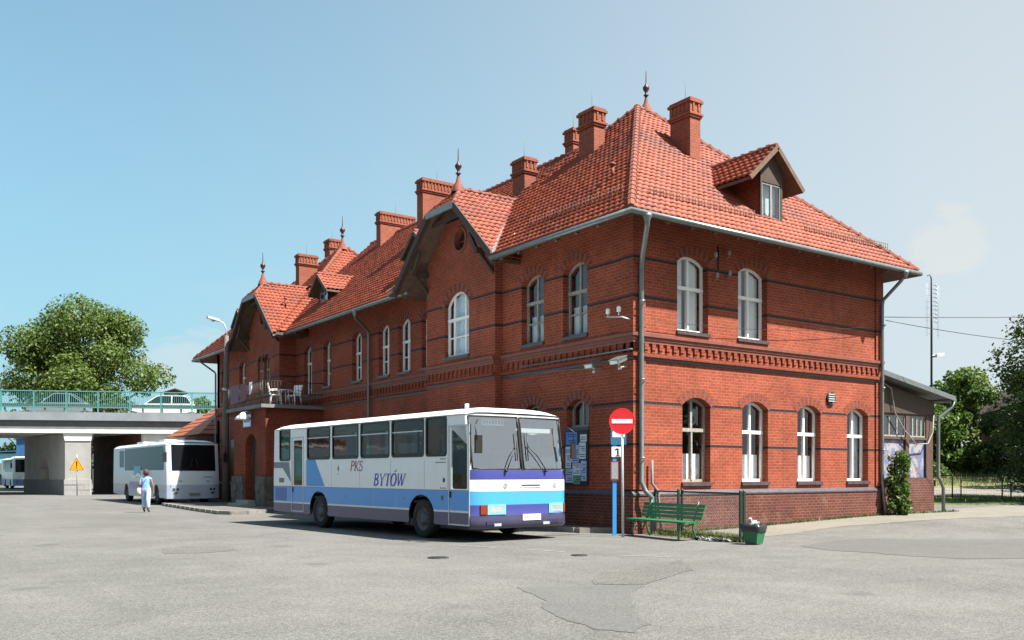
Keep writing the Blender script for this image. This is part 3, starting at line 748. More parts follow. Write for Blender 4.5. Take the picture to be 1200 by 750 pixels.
# the roof board mesh must exist before its children: an empty-mesh root is filled later
dormer('y', 21.4, 17.42, 10.95, 1.14, 2.6, 8.7, True)
dormer('x', 38.95, 16.95, 10.55, .95, 2.0, 9.2)
dormer('x', 30.05, 16.95, 10.55, .95, 2.0, 9.2)
dormer('x', 48.7, 16.55, 10.3, .9, 2.0, 9.25)
tl = npmesh('roof_tiles', np.concatenate(TV) - np.array(ORG), np.concatenate(TF), M['tile'], roofo, np.concatenate(TU))
tmp = roof.build('roof_boards', M['soffit'], None, ORG, fix=False); roofo.data = tmp.data; bpy.data.objects.remove(tmp)
caps.build('ridge_tiles', M['ridge'], roofo, ORG, fix=False)
# rafter tails under the eaves
rt = MB()
def tails(ax, e, a, b):
    n = int((b - a) / .85)
    for i in range(n + 1):
        u = a + (b - a) * i / n
        rt = MB()
        if ax == 'y': rt.beam((u, e + .12, EZ - .10), (u, e + 1.1, EZ - .10 + .98 * PT), .1, .13)
        else: rt.beam((e + .12, u, EZ - .10), (e + 1.1, u, EZ - .10 + .98 * PT), .1, .13)
        rt.build('rafter_tail', M['wood_mid'], roofo, ORG)
tails('y', Y0, X0 + 1.4, X1 - 1.4); tails('x', X0, Y0 + 1.4, 22.2); tails('x', WE, 28.9, 40.1); tails('x', X0, 46.8, 51.1)
# snow guards
sg_ = MB()
def guard(p0, p1, n):
    sg_ = MB()
    p0, p1 = Vector(p0), Vector(p1)
    for h in (.08, .2): sg_.tube([p0 + Vector((0, 0, h)), p1 + Vector((0, 0, h))], .008, 5)
    for i in range(n + 1):
        q = p0.lerp(p1, i / n); sg_.tube([q, q + Vector((0, 0, .24))], .008, 5)
    sg_.build('snow_guard', M['wood_mid'], roofo, ORG)
guard((16.4, 17.2, 8.7), (20.4, 17.2, 8.7), 34); guard((22.6, 17.2, 8.7), (26.8, 17.2, 8.7), 36); guard((15.8, 17.6, 8.7), (15.8, 21.6, 8.7), 30)
# small red roof vents
vt = MB()
for p in ((16.9, 19.2, 9.72), (16.35, 42.0, 9.5)):
    vt.tube([p, (p[0] - .02, p[1], p[2] + .3)], .05, 8); vt.lathe([(0, .2), (.09, .16), (.09, .1), (0, .08)], (p[0] - .02, p[1], p[2] + .25), 8)
vt.build('roof_vent', M['ridge'], roofo, ORG)
# chimneys
def chimney(x0, x1, y0, y1, zb, zt, rods=1):
    c_ = MB(); c_.box(x0, x1, y0, y1, zb, zt - .62)
    e = .07; c_.box(x0 - e * .5, x1 + e * .5, y0 - e * .5, y1 + e * .5, zt - .6, zt - .53); c_.box(x0 - e, x1 + e, y0 - e, y1 + e, zt - .528, zt - .46)
    c_.box(x0 - .02, x1 + .02, y0 - .02, y1 + .02, zt - .458, zt - .142)
    n = max(2, int((x1 - x0) / .16)); 
    for i in range(n): 
        u = x0 + (x1 - x0) * (i + .5) / n
        c_.box(u - .03, u + .03, y0 - .05, y0 - .021, zt - .40, zt - .145)
    n = max(2, int((y1 - y0) / .16))
    for i in range(n):
        u = y0 + (y1 - y0) * (i + .5) / n
        c_.box(x0 - .05, x0 - .021, u - .03, u + .03, zt - .40, zt - .145)
    c_.box(x0 - e, x1 + e, y0 - e, y1 + e, zt - .14, zt - .06); c_.box(x0 - e * .4, x1 + e * .4, y0 - e * .4, y1 + e * .4, zt - .058, zt)
    o = c_.build('chimney', M['brick_chimney'], roofo, ORG)
    f_ = MB(); f_.box(x0 - .015, x1 + .015, y0 - .015, y1 + .015, zb, zb + .01)
    r = MB(); r.tube([((x0 + x1) / 2, (y0 + y1) / 2, zt - .05), ((x0 + x1) / 2, (y0 + y1) / 2, zt + .9)], .006, 5); r.build('lightning_rod', M['concrete_grey'], o, ORG)
chimney(20.75, 21.2, 20.0, 20.85, 10.6, 13.15)
chimney(19.05, 19.5, 22.55, 23.3, 11.0, 13.3)
chimney(21.55, 21.95, 26.7, 27.2, 13.0, 14.45)
chimney(19.35, 19.85, 26.75, 27.5, 11.0, 12.95)
chimney(19.0, 20.65, 33.5, 34.0, 10.8, 13.9)
chimney(20.6, 22.5, 40.5, 40.95, 12.2, 14.4)
chimney(21.3, 21.9, 48.1, 48.8, 12.5, 14.75)
chimney(18.4, 19.4, 45.4, 45.85, 10.5, 12.98)
# finials
for (x, y, z, s_) in ((21.55, 22.8, 13.8, .85), (21.2, 46.2, 13.8, 1.1), (15.78, 25.5, 10.8, .85), (15.78, 43.5, 10.8, .95)):
    f_ = MB()
    f_.lathe([(.26 * s_, -.1), (.2 * s_, .08), (.1 * s_, .28 * s_), (.05 * s_, .5 * s_)], (x, y, z), 12, 0)
    f_.lathe([(.05 * s_, .45 * s_), (.05 * s_, .55 * s_), (.11 * s_, .6 * s_), (.06 * s_, .65 * s_), (.04 * s_, .7 * s_), (.13 * s_, .85 * s_), (.13 * s_, .92 * s_), (.05 * s_, 1.02 * s_), (.025 * s_, 1.1 * s_), (.012, 1.55 * s_), (0, 1.6 * s_)], (x, y, z), 12, 1)
    f_.build('finial', [M['ridge'], mat('finial_iron', (.09, .035, .035), .5, metal=.3)], roofo, ORG)
# gutters and downpipes
gt = MB()
def gutter(pts):
    gt.tube(pts, .075, 8)
gz = 7.88
gutter([(X0 - .06, 22.45, gz), (X0 - .06, Y0 - .06, gz), (X1 + .06, Y0 - .06, gz), (X1 + .06, 28.8, gz)])
gutter([(WE - .06, 28.35, gz), (WE - .06, 40.65, gz)]); gutter([(X0 - .06, 46.5, gz), (X0 - .06, MIR - Y0 + .06, gz), (X1, MIR - Y0 + .06, gz)])
gt.build('gutter', M['zinc'], st, ORG)
def downpipe(pts, r=.055, hopper=True):
    d = MB(); d.tube(pts, r, 10)
    if hopper: d.lathe([(.05, -.16), (.11, 0), (.12, .06), (.10, .06)], pts[0], 10)
    z = pts[-2][2] + 1.0 if len(pts) > 3 else 1
    x, y = pts[2][0], pts[2][1]
    for zz in np.arange(z, pts[2][2] - .3, 2.0): d.lathe([(r + .004, -.02), (r + .014, -.02), (r + .014, .02), (r + .004, .02)], (x, y, zz), 10)
    d.build('downpipe', M['zinc'], st, ORG)
downpipe([(15.55, Y0 - .06, 7.8), (15.6, Y0, 7.6), (16.2, 17.28, 7.05), (16.22, 17.33, 6.9), (16.22, 17.33, 1.35), (16.24, 17.2, 1.1), (16.38, 17.12, .95), (16.42, 17.12, .1)], .065)
d = MB(); d.tube([(16.62, 17.36, 1.9), (16.62, 17.36, 1.3), (16.72, 17.25, 1.1), (16.78, 17.2, .1)], .035, 8); d.build('drain_pipe', M['concrete_grey'], st, ORG)
downpipe([(26.5, Y0 - .06, 7.8), (26.5, Y0 + .05, 7.6), (26.72, 17.3, 7.12), (26.72, 17.34, 6.95), (26.72, 17.34, 1.3), (26.78, 17.25, .1)])
downpipe([(WE - .06, 32.63, 7.8), (WE + .05, 32.8, 7.6), (16.45, 33.4, 7.25), (16.5, 33.48, 7.1), (16.5, 33.48, .6), (16.45, 33.48, .1)])
downpipe([(X0 - .06, 51.2, 7.8), (X0 + .05, 51.25, 7.65), (15.9, 51.45, 7.2), (15.96, 51.45, 7.1), (15.96, 51.45, .6), (15.9, 51.45, .1)], .05)
# round wall vent
v_ = MB(); v_.lathe([(0, 0), (.2, 0), (.2, -.06), (.17, -.06), (.17, -.02)], (24.19, CY - .002, 3.85), 20, 0, 'y')
for q in (-.1, -.03, .04, .11): v_.box(24.19 - .15, 24.19 + .15, CY - .07, CY - .03, 3.85 + q, 3.85 + q + .035, 1)
v_.build('wall_vent', [M['black'], M['galv']], st, ORG)

# porch with balcony
po = thing('porch_placeholder', 'x', 'x'); bpy.data.objects.remove(po)
pw = MB(); PX, PY0, PY1 = 14.0, 38.25, 42.4
pw.plate(rect(PY0, PY1, .1, 4.36), [arch_pts(39.35, 40.8, .2, 3.3, .45)], TX(PX), 0, .4); pw.box(PX + .4, WX, PY0 + .001, PY0 + .35, .1, 4.359)
pw.box(PX + .4, BX, PY1 - .35, PY1 - .001, .1, 4.359)
porch = pw.build('porch', M['brick_plain'], st, ORG)
s_ = MB(); s_.plate([(PX - .28, PY0 - .25), (WX, PY0 - .25), (WX, 41.4), (BX, 41.4), (BX, PY1 + .3), (PX - .28, PY1 + .3)], [], lambda a, z, d: (a, z, d), 4.37, 4.52); s_.build('balcony_slab', M['concrete_grey'], porch, ORG)
stone_m = mat('fieldstone', (.17, .155, .135), .9, var=.5, vscale=2.5, bump=.8, bscale=9)
for y0, y1 in ((PY0 - .04, 39.25), (40.9, PY1 + .02)):
    s_ = MB()
    for zz in range(4):
        n = 3 if zz % 2 else 2
        for i in range(n):
            a, b = y0 + (y1 - y0) * i / n, y0 + (y1 - y0) * (i + 1) / n
            j = random.uniform(.02, .08); s_.box(PX - .06 - j, PX + .02, a + .002, b - .002, .12 + zz * .33, .12 + zz * .33 + .328)
    s_.build('stone_base', stone_m, porch, ORG)
s_ = MB()
for zz in range(4):
    for i in range(5): 
        a = PX + .03 + i * .5; s_.box(a, a + .48, PY0 - .06 - random.uniform(.02, .06), PY0 + .01, .12 + zz * .33, .12 + zz * .33 + .31)
s_.build('stone_base', stone_m, porch, ORG)
s_ = MB(); s_.box(PX - .75, PX - .02, 39.2, 41.0, .1, .24); s_.box(PX - .4, PX - .02, 39.3, 40.9, .242, .38); s_.build('step', M['concrete'], porch, ORG)
s_ = MB(); s_.plate(arch_pts(39.36, 40.79, .385, 3.29, .45), [], TX(PX), .3, .36)
for q in (39.6, 40.08, 40.5): s_.box(PX + .27, PX + .3, q - .015, q + .015, .5, 2.9)
s_.build('porch_door', M['wood_dark'], porch, ORG)
rl = MB()
rp = [(PX - .2, PY1 + .2), (PX - .2, PY0 - .17), (WX - .02, PY0 - .17)]
for (a, b) in zip(rp[:-1], rp[1:]):
    a, b = Vector((*a, 4.52)), Vector((*b, 4.52))
    for h in (.12, .5, 1.0): rl.tube([a + Vector((0, 0, h)), b + Vector((0, 0, h))], .02 if h == 1.0 else .012, 6)
    n = int((b - a).length / .13)
    for i in range(n + 1):
        q = a.lerp(b, i / n); big = i % 8 == 0; rl.tube([q, q + Vector((0, 0, 1.0))], .02 if big else .008, 5)
rl.build('balcony_railing', mat('rail_iron', (.05, .04, .04), .6), porch, ORG)

# ------------------------------------------------------------------ things on the building
def chair(loc, rz, label):
    c_ = thing('garden_chair', label, 'chair', loc, rz, 'white plastic chairs on the balcony'); m = M['white_frame']
    q = MB(); q.box(-.23, .23, -.22, .22, .42, .46); q.build('seat', m, c_)
    q = MB()
    for i in range(5): q.obox((-.18 + .09 * i, .24 + .03, .68), (.035, 0, 0), (0, .012, .0), (0, .05, .22))
    q.obox((0, .33, .9), (.23, 0, 0), (0, .015, 0), (0, .01, .04)); q.build('backrest', m, c_)
    for sx in (-1, 1):
        q = MB(); q.tube([(sx * .25, -.2, .64), (sx * .25, .0, .67), (sx * .25, .26, .66)], .025, 6); q.tube([(sx * .25, -.2, .64), (sx * .24, -.21, .44)], .02, 6); q.build('armrest', m, c_)
        for sy in (-1, 1):
            q = MB(); q.tube([(sx * .2, sy * .19, .42), (sx * .25, sy * .24, 0)], [.03, .02], 6); q.build('leg', m, c_)
    return c_
chair((14.55, 38.55, 4.52), R(75), 'white plastic garden chair on the balcony beside the railing corner')
chair((15.4, 38.6, 4.52), R(-60), 'white plastic garden chair on the balcony nearer the balcony door')
t_ = thing('garden_table', 'white plastic table on the balcony between two chairs', 'table', (14.98, 38.75, 4.52))
q = MB(); q.lathe([(0, .70), (.38, .70), (.4, .68), (.38, .66), (0, .66)], (0, 0, 0), 16); q.build('tabletop', M['white_frame'], t_)
for a in range(4):
    q = MB(); q.tube([(.22 * math.cos(a * 1.57 + .8), .22 * math.sin(a * 1.57 + .8), .66), (.3 * math.cos(a * 1.57 + .8), .3 * math.sin(a * 1.57 + .8), 0)], .022, 6); q.build('leg', M['white_frame'], t_)
# laundry on the balcony
def cloth_piece(name, label, y0, y1, z0, z1, m, x=13.7):
    q = MB(); n = 8
    for i in range(n):
        for j in range(4):
            f = lambda i, j: (x + .03 * math.sin(i * 1.3 + j) - .01 * j, y0 + (y1 - y0) * i / n + .015 * math.sin(j * 2.), z1 + (z0 - z1) * j / 4 + (.03 * math.sin(i * .8) if j else 0))
            q.face([f(i, j), f(i + 1, j), f(i + 1, j + 1), f(i, j + 1)], smooth=True)
    return tag(q.build(name, m), label, 'laundry')
cloth_piece('towel', 'dusky pink towel hanging over the balcony railing', 39.8, 40.6, 4.75, 5.53, mat('pink_cloth', (.33, .16, .19), .95, var=.15))
cloth_piece('bath_sheet', 'pale mauve sheet hanging over the balcony railing', 40.8, 41.9, 4.7, 5.53, mat('mauve_cloth', (.30, .2, .26), .95, var=.15))
cloth_piece('white_towel', 'small white towel on the balcony railing near its corner', 39.1, 39.35, 5.0, 5.53, M['curtain'])
# dome lamp with a blue sign behind it
l_ = thing('porch_lamp', 'white dome lamp on a bent arm above the porch door', 'lamp', (13.98, 39.75, 4.1))
q = MB(); q.tube([(.02, 0, .1), (-.3, 0, .18), (-.45, 0, .12)], .02, 6); q.build('lamp_arm', M['galv'], l_)
q = MB(); q.lathe([(.05, .14), (.1, .1), (.3, -.08), (.36, -.2), (.34, -.2)], (-.45, 0, 0), 16); q.build('lamp_shade', M['white_frame'], l_)
q = MB(); q.box(13.955, 13.99, 39.95, 41.0, 3.62, 4.2, 0); q.box(13.945, 13.954, 40.0, 40.95, 3.66, 4.16, 1); q.box(13.935, 13.944, 40.1, 40.85, 3.84, 3.98, 0)
tag(q.build('porch_sign', [M['blue_sign'], M['white_sign']]), 'small blue and white sign on the porch wall beside the dome lamp', 'sign')
# green notice board left of the porch
b_ = thing('notice_board', 'tall green and yellow route board with pale blue header beside the porch', 'notice board', (15.7, 47.35, 0))
q = MB(); q.box(0, .06, -.62, .62, .75, 3.35); q.build('panel', mat('board_green', (.16, .25, .04), .6, var=.2, vscale=3), b_)
q = MB(); q.box(-.012, -.001, -.6, .6, 2.9, 3.3); q.build('header', mat('board_blue', (.30, .42, .55), .6), b_)
q = MB(); q.box(-.012, -.001, -.5, .1, 1.0, 2.7); q.build('map', mat('board_yellow', (.30, .33, .05), .6, var=.3, vscale=4), b_)
for s in (-.55, .55):
    q = MB(); q.box(.01, .05, s - .04, s + .04, 0, .75); q.build('leg', M['white_frame'], b_)
# poster case on the left wall near the corner
b_ = thing('poster_case', 'notice case crowded with overlapping white and blue posters on the brick wall', 'notice board', (CX, 19.72, 0))
q = MB(); q.box(-.06, -.002, -.5, .5, 1.22, 2.72); q.build('backing', mat('case_dark', (.04, .04, .05), .6), b_)
rp_ = random.Random(5); pm = [mat('poster_white', (.62, .66, .72), .6, var=.1, vscale=20), mat('poster_blue', (.12, .22, .55), .6, var=.3, vscale=9), mat('poster_pale', (.35, .45, .68), .6, var=.35, vscale=12), mat('poster_green', (.12, .25, .2), .6, var=.3)]
spots = [(-.05, .44, 2.35, 2.7, 1), (-.42, -.14, 1.95, 2.4, 0), (-.12, .2, 1.85, 2.34, 2), (.22, .45, 1.7, 2.3, 0), (-.45, -.22, 1.35, 1.9, 2), (-.2, .14, 1.5, 1.83, 0), (.12, .44, 1.3, 1.68, 2), (-.18, .1, 1.26, 1.48, 3), (-.46, -.2, 2.42, 2.62, 0)]
for i, (a, b, z0, z1, m_) in enumerate(spots):
    q = MB(); q.box(-.064 - .0015 * (i + 1), -.0615, a, b, z0, z1)
    n = int((z1 - z0) / .055)
    q2 = MB()
    for j in range(1, n):
        if j % 4 == 3: continue
        w = (b - a) * rp_.uniform(.4, .85); q2.box(-.0645 - .0015 * (i + 1) - .001, -.0642 - .0015 * (i + 1), a + .03, a + .03 + w, z0 + j * .055, z0 + j * .055 + .022)
    po_ = q.build('poster', pm[m_], b_); 
    if q2.v: q2.build('lettering', mat('print_ink', (.05, .08, .25), .7), po_)
# floodlights, insulator bracket, cable on the left wall by the corner
for i, (y, x, lb) in enumerate(((18.55, 15.62, 'grey floodlight under the cornice, the one farther from the corner'), (17.55, 15.62, 'grey floodlight under the cornice, right at the building corner'))):
    f_ = thing('floodlight', lb, 'floodlight', (x, y, 4.42), 0, 'floodlights below the cornice')
    q = MB(); q.obox((0, 0, 0), (.14, .0, .06), (0, .17, 0), (-.02, 0, .05)); q.obox((-.02, 0, .055), (.16, 0, .066), (0, .19, 0), (-.006, 0, .012)); q.build('housing', M['zinc'], f_)
    q = MB(); q.obox((-.145, 0, -.062), (.004, 0, .0016), (0, .14, 0), (-.016, 0, .04)); q.build('lens', M['galv'], f_)
    q = MB(); q.tube([(.05, .05, -.02), (.1, .05, -.16), (.4, .05, -.12)], .025, 6); q.lathe([(0, .04), (.05, .03), (.05, -.05), (0, -.06)], (.1, .05, -.17), 8); q.build('arm', M['galv'], f_)
f_ = thing('insulator_bracket', 'iron wire bracket with two white insulators at the upper wall corner', 'bracket', (CX, 17.7, 5.6))
q = MB(); q.tube([(0, -.2, -.12), (-.28, -.1, -.05), (-.32, .45, .02)], .018, 6); q.build('arm', M['galv'], f_)
for y in (-.02, .4):
    q = MB(); q.tube([(-.31, y, 0), (-.31, y, .1)], .012, 6); q.lathe([(.02, .08), (.06, .1), (.05, .15), (.065, .18), (.04, .23), (0, .24)], (-.31, y, 0), 10); q.build('insulator', M['white_sign'], f_)
q = MB(); q.tube([(CX - .14, 22.2, 4.72), (CX - .14, 17.5, 4.72), (CX - .12, 17.38, 4.72)], .025, 6); q.tube([(CX - .1, 23.2, 4.44), (CX - .1, 20.6, 4.46), (CX - .1, 18.7, 4.36)], .012, 5)
tag(q.build('cable_conduit', M['zinc']), 'pale conduit pipe running along the cornice above the bus', 'conduit')
for i, (x, z) in enumerate(((18.97, 7.46), (19.5, 7.58), (19.02, 6.9), (19.53, 7.02))):
    z = z if i < 2 else z
    q = MB(); q.tube([(x, CY, z - .05), (x, CY - .14, z - .05), (x, CY - .14, z + .02)], .013, 6); q.lathe([(.02, 0), (.055, .02), (.045, .07), (.055, .1), (.03, .14), (0, .15)], (x, CY - .14, z), 8)
    tag(q.build('wall_insulator', M['concrete']), 'small old porcelain insulator on an iron pin between the upper windows', 'insulator', 'porcelain insulators on the sunlit wall')
q = MB(); q.tube([(19.2, CY - .01, 7.8), (19.2, CY - .03, 7.15)], .02, 6); tag(q.build('cable_pipe', M['black']), 'short dark cable pipe below the eaves between the upper windows', 'pipe')

# annex lean-to on the right
an = thing('lean_to_annex', 'low brick and board lean-to with graffiti panels at the right end of the station', 'building', (XE, 18.0, 0))
AO = (XE, 18.0, 0); q = MB(); AYF = 18.0; AXR = 30.85
q.plate([(XE + .01, -.1), (AXR, -.1), (AXR, 1.32), (XE + .01, 1.32)], [], TY(AYF), 0, .35, 0); q.box(AXR - .35, AXR, AYF + .35, 27, -.1, 1.32, 0); q.box(AXR + .001, AXR + .06, AYF - .03, 27, 1.1, 1.321, 0)
q.build('plinth', M['brick_old'], an, AO)
q = MB()
q.plate([(XE + .01, 1.32), (AXR - .02, 1.32), (AXR - .02, 4.1), (XE + .01, 4.72)], [[(27.3, 1.4), (29.15, 1.4), (29.15, 2.72), (27.3, 2.72)], [(29.35, 1.4), (30.4, 1.4), (30.4, 2.72), (29.35, 2.72)], [(27.3, 2.8), (29.15, 2.8), (29.15, 3.55), (27.3, 3.55)], [(29.35, 2.8), (30.4, 2.8), (30.4, 3.55), (29.35, 3.55)]], TY(AYF), .02, .2)
q.plate([(27.0, 3.6), (AXR - .02, 3.6), (AXR - .02, 4.05), (27.0, 4.6)], [], TY(AYF), -.02, .015, 1)
q.box(AXR - .22, AXR - .021, AYF + .2, 26.8, 1.32, 4.0); q.build('wall', [mat('stained_boards', (.13, .07, .05), .75, var=.3, vscale=5), M['wood_dark']], an, AO)
k = NT('graffiti'); ob = k.tc.outputs['Object']
wv = k.noise(ob, 2.6, 3, .6); w2 = k.noise(ob, 5.5, 4, .6); 
c = k.mix(k.rng(wv, .47, .5, 0, 1), (.24, .24, .26), (.10, .13, .26)); c = k.mix(k.rng(w2, .54, .57, 0, .8), c, (.17, .07, .08)); c = k.mix(k.rng(k.noise(ob, 9, 3), .56, .6, 0, .6), c, (.30, .30, .32))
k.l(c, k.b.inputs['Base Color']); k.b.inputs['Roughness'].default_value = .7
for a, b in ((27.31, 29.14), (29.36, 30.39)):
    q = MB(); q.plate(rect(a, b, 1.41, 2.71), [], TY(AYF), .1, .13); q.build('painted_panel', k.m, an, AO)
    f_ = MB(); xs = np.linspace(a, b, 5); f_.plate(rect(a, b, 2.81, 3.54), [rect(xs[i] + .03, xs[i + 1] - .03, 2.86, 3.49) for i in range(4)], TY(AYF), .06, .1)
    fo = f_.build('window', M['old_frame'], an, AO); g_ = MB(); g_.plate(rect(a + .02, b - .02, 2.83, 3.52), [], TY(AYF), .075, .08); g_.build('pane', M['glass'], fo, AO)
q = MB(); q.beam((XE + .02, AYF + 4.1, 4.95), (31.55, AYF + 4.1, 4.24), 9, .09); q.build('roof', M['concrete_grey'], an, AO)
q = MB(); q.tube([(31.58, AYF - .38, 4.15), (31.58, AYF + 8, 4.15)], .07, 8); q.beam((XE + .02, AYF - .42, 4.9), (31.5, AYF - .42, 4.19), .03, .16)
q.tube([(31.52, AYF - .35, 4.1), (31.47, AYF - .3, 3.9), (30.98, AYF - .12, 3.55), (30.95, AYF - .1, 3.4), (30.95, AYF - .1, 1.45), (31.0, AYF - .18, 1.25), (31.1, AYF - .2, 1.05), (31.1, AYF - .2, .15)], .06, 10)
q.build('downpipe', M['zinc'], an, AO)
q = MB(); q.tube([(27.6, 17.95, 4.62), (28.1, 17.9, 4.4), (28.3, 17.9, 3.6), (28.9, 17.9, 3.0), (29.6, 17.9, 2.55), (30.3, 17.9, 2.6), (30.6, 17.9, 3.0), (30.7, 17.92, 3.6)], .022, 6)
q.build('cable', M['concrete'], an, AO)

# ------------------------------------------------------------------ BUSES
def ribbon(mb, pts, widths, T, d, m=0):
    """flat pen stroke through 2D pts"""
    n = len(pts)
    L, Rr = [], []
    for i in range(n):
        a = Vector(pts[max(i - 1, 0)]); b = Vector(pts[min(i + 1, n - 1)]); t = (b - a).normalized(); nn = Vector((-t.y, t.x)); w = widths[i] if isinstance(widths, (list, tuple)) else widths
        p = Vector(pts[i]); L.append(p + nn * w / 2); Rr.append(p - nn * w / 2)
    for i in range(n - 1): mb.face([T(*L[i], d), T(*L[i + 1], d), T(*Rr[i + 1], d), T(*Rr[i], d)], m)
def glyphs(text, T, x, z, h, slant=.26, m=0, d=0.0, wide=1.32):
    """hand drawn serif italic capitals: thick stems, hairlines, serifs; returns a mesh builder"""
    mb = MB(); TK, TN = .20, .085
    def arc(cx, cy, rx, ry, a0, a1, n=12): return [(cx + rx * math.cos(R(a0 + (a1 - a0) * i / n)), cy + ry * math.sin(R(a0 + (a1 - a0) * i / n))) for i in range(n + 1)]
    def fat(n, peak=.20, thin=.08): return [thin + (peak - thin) * math.sin(math.pi * i / (n - 1)) for i in range(n)]
    S = lambda cx, y, w=.26: ([(cx - w / 2, y), (cx + w / 2, y)], .05)
    D = {}
    D['P'] = (.62, [([(.14, 0), (.14, 1)], TK), S(.14, .025), S(.1, .975, .18), (arc(.2, .74, .34, .24, 90, -90), fat(13)), ([(.14, .98), (.2, .98)], .05), ([(.14, .5), (.2, .5)], .05)])
    D['K'] = (.72, [([(.14, 0), (.14, 1)], TK), S(.14, .025), S(.14, .975), ([(.2, .42), (.56, .96)], TN), ([(.28, .54), (.6, .02)], .14), S(.58, .975, .22), S(.62, .025, .22)])
    D['S'] = (.56, [(arc(.28, .74, .2, .235, 25, 200, 12) + arc(.26, .26, .24, .245, 60, -150, 14)[0:], [.05] + [.06 + .07 * math.sin(math.pi * i / 26) for i in range(26)] + [.05]), ([(.45, .72), (.47, .98)], .045), ([(.04, .02), (.05, .3)], .045)])
    D['B'] = (.66, [([(.14, 0), (.14, 1)], TK), S(.1, .025, .18), S(.1, .975, .18), (arc(.2, .76, .28, .22, 90, -90), fat(13, .18)), (arc(.2, .27, .36, .25, 90, -90), fat(13, .20)), ([(.14, .98), (.2, .98)], .05), ([(.14, .53), (.22, .53)], .045), ([(.14, .02), (.2, .02)], .05)])
    D['Y'] = (.7, [([(.08, .97), (.34, .45)], .14), ([(.62, .97), (.36, .45)], TN), ([(.35, 0), (.35, .46)], TK), S(.35, .025), S(.08, .975, .24), S(.62, .975, .2)])
    D['T'] = (.66, [([(.33, 0), (.33, .97)], TK), S(.33, .025), ([(.04, .97), (.62, .97)], .055), ([(.055, .97), (.04, .76)], .045), ([(.61, .97), (.63, .76)], .045)])
    D['O'] = (.74, [(arc(.36, .5, .29, .49, 90, 270, 16), fat(17, .20)), (arc(.36, .5, .29, .49, -90, 90, 16), fat(17, .20)), ([(.36, 1.12), (.56, 1.3)], [.05, .11])])
    D['W'] = (.98, [([(.08, .97), (.28, .02)], .13), ([(.48, .97), (.29, .02)], TN), ([(.46, .97), (.66, .02)], .13), ([(.88, .97), (.67, .02)], TN), S(.09, .975, .22), S(.88, .975, .2), S(.46, .975, .16)])
    dd = d
    for ch in text:
        if ch == ' ': x += .3 * h; continue
        w, strokes = D[ch]
        for pts, wd in strokes:
            P = [((x + (p[0] * wide + slant * p[1]) * h), z + p[1] * h) for p in pts]
            W = [q * h for q in wd] if isinstance(wd, list) else wd * h
            dd -= .0003; ribbon(mb, P, W, T, dd, m)
        x += w * h * wide
    return mb

def wheel(par, x, y, r, w, side):
    """side -1: outer face looks to -x"""
    t = MB(); prof = [(r * .62, -w / 2), (r * .9, -w / 2), (r * .985, -w * .38), (r, -w * .25), (r, w * .25), (r * .985, w * .38), (r * .9, w / 2), (r * .62, w / 2)]
    t.lathe(prof, (x, y, r), 28, 0, 'x'); wo = t.build('wheel', M['rubber'], par)
    h = MB(); s = side
    h.lathe([(r * .64, s * w * .42), (r * .60, s * w * .46), (r * .56, s * w * .30), (r * .40, s * w * .22), (r * .3, s * w * .24), (r * .26, s * w * .42), (r * .2, s * w * .46), (0, s * w * .47)], (x, y, r), 24, 0, 'x')
    for i in range(10):
        a = i * math.pi / 5; h.lathe([(.018, s * w * .22), (.018, s * w * .34), (0, s * w * .35)], (x, y + r * .34 * math.cos(a), r + r * .34 * math.sin(a)), 6, 0, 'x')
    h.build('rim', mat('rim_grey', (.12, .12, .13), .6, var=.3), wo)
    return wo

def band_mat(name, stops, base, rough=.28):
    """livery: painted horizontal bands by height on the body (z, colour above it)"""
    k = NT(name); z = k.sep(k.tc.outputs['Object'])[2]; col = base
    for zz, c in stops: col = k.mix(k.math('GREATER_THAN', z, zz), col, c)
    nz = k.noise(k.tc.outputs['Object'], 3, 6, .7); dirt = k.math('MULTIPLY', k.rng(nz, .42, .75, 0, .3), k.rng(z, .35, 1.2, .8, .25))
    k.l(k.mix(dirt, col, (.10, .09, .08)), k.b.inputs['Base Color']); k.b.inputs['Roughness'].default_value = rough; k.b.inputs['Coat Weight'].default_value = .25
    return k.m
WHT = (.74, .75, .76); LB = (.055, .27, .66); PUR = (.085, .07, .19); DPUR = (.055, .042, .11)
side_m = band_mat('bus_side_paint', [(.66, (.6, .62, .66)), (.705, LB), (1.15, (.16, .2, .3)), (1.175, WHT)], DPUR)
front_m = band_mat('bus_front_paint', [(.60, (.045, .05, .21)), (.84, (.05, .28, .54)), (1.15, (.62, .62, .64)), (1.41, (.045, .05, .21)), (1.635, (.55, .57, .58))], (.04, .037, .08))
roof_m = mat('bus_roof_paint', (.72, .74, .75), .35, var=.1, vscale=2)

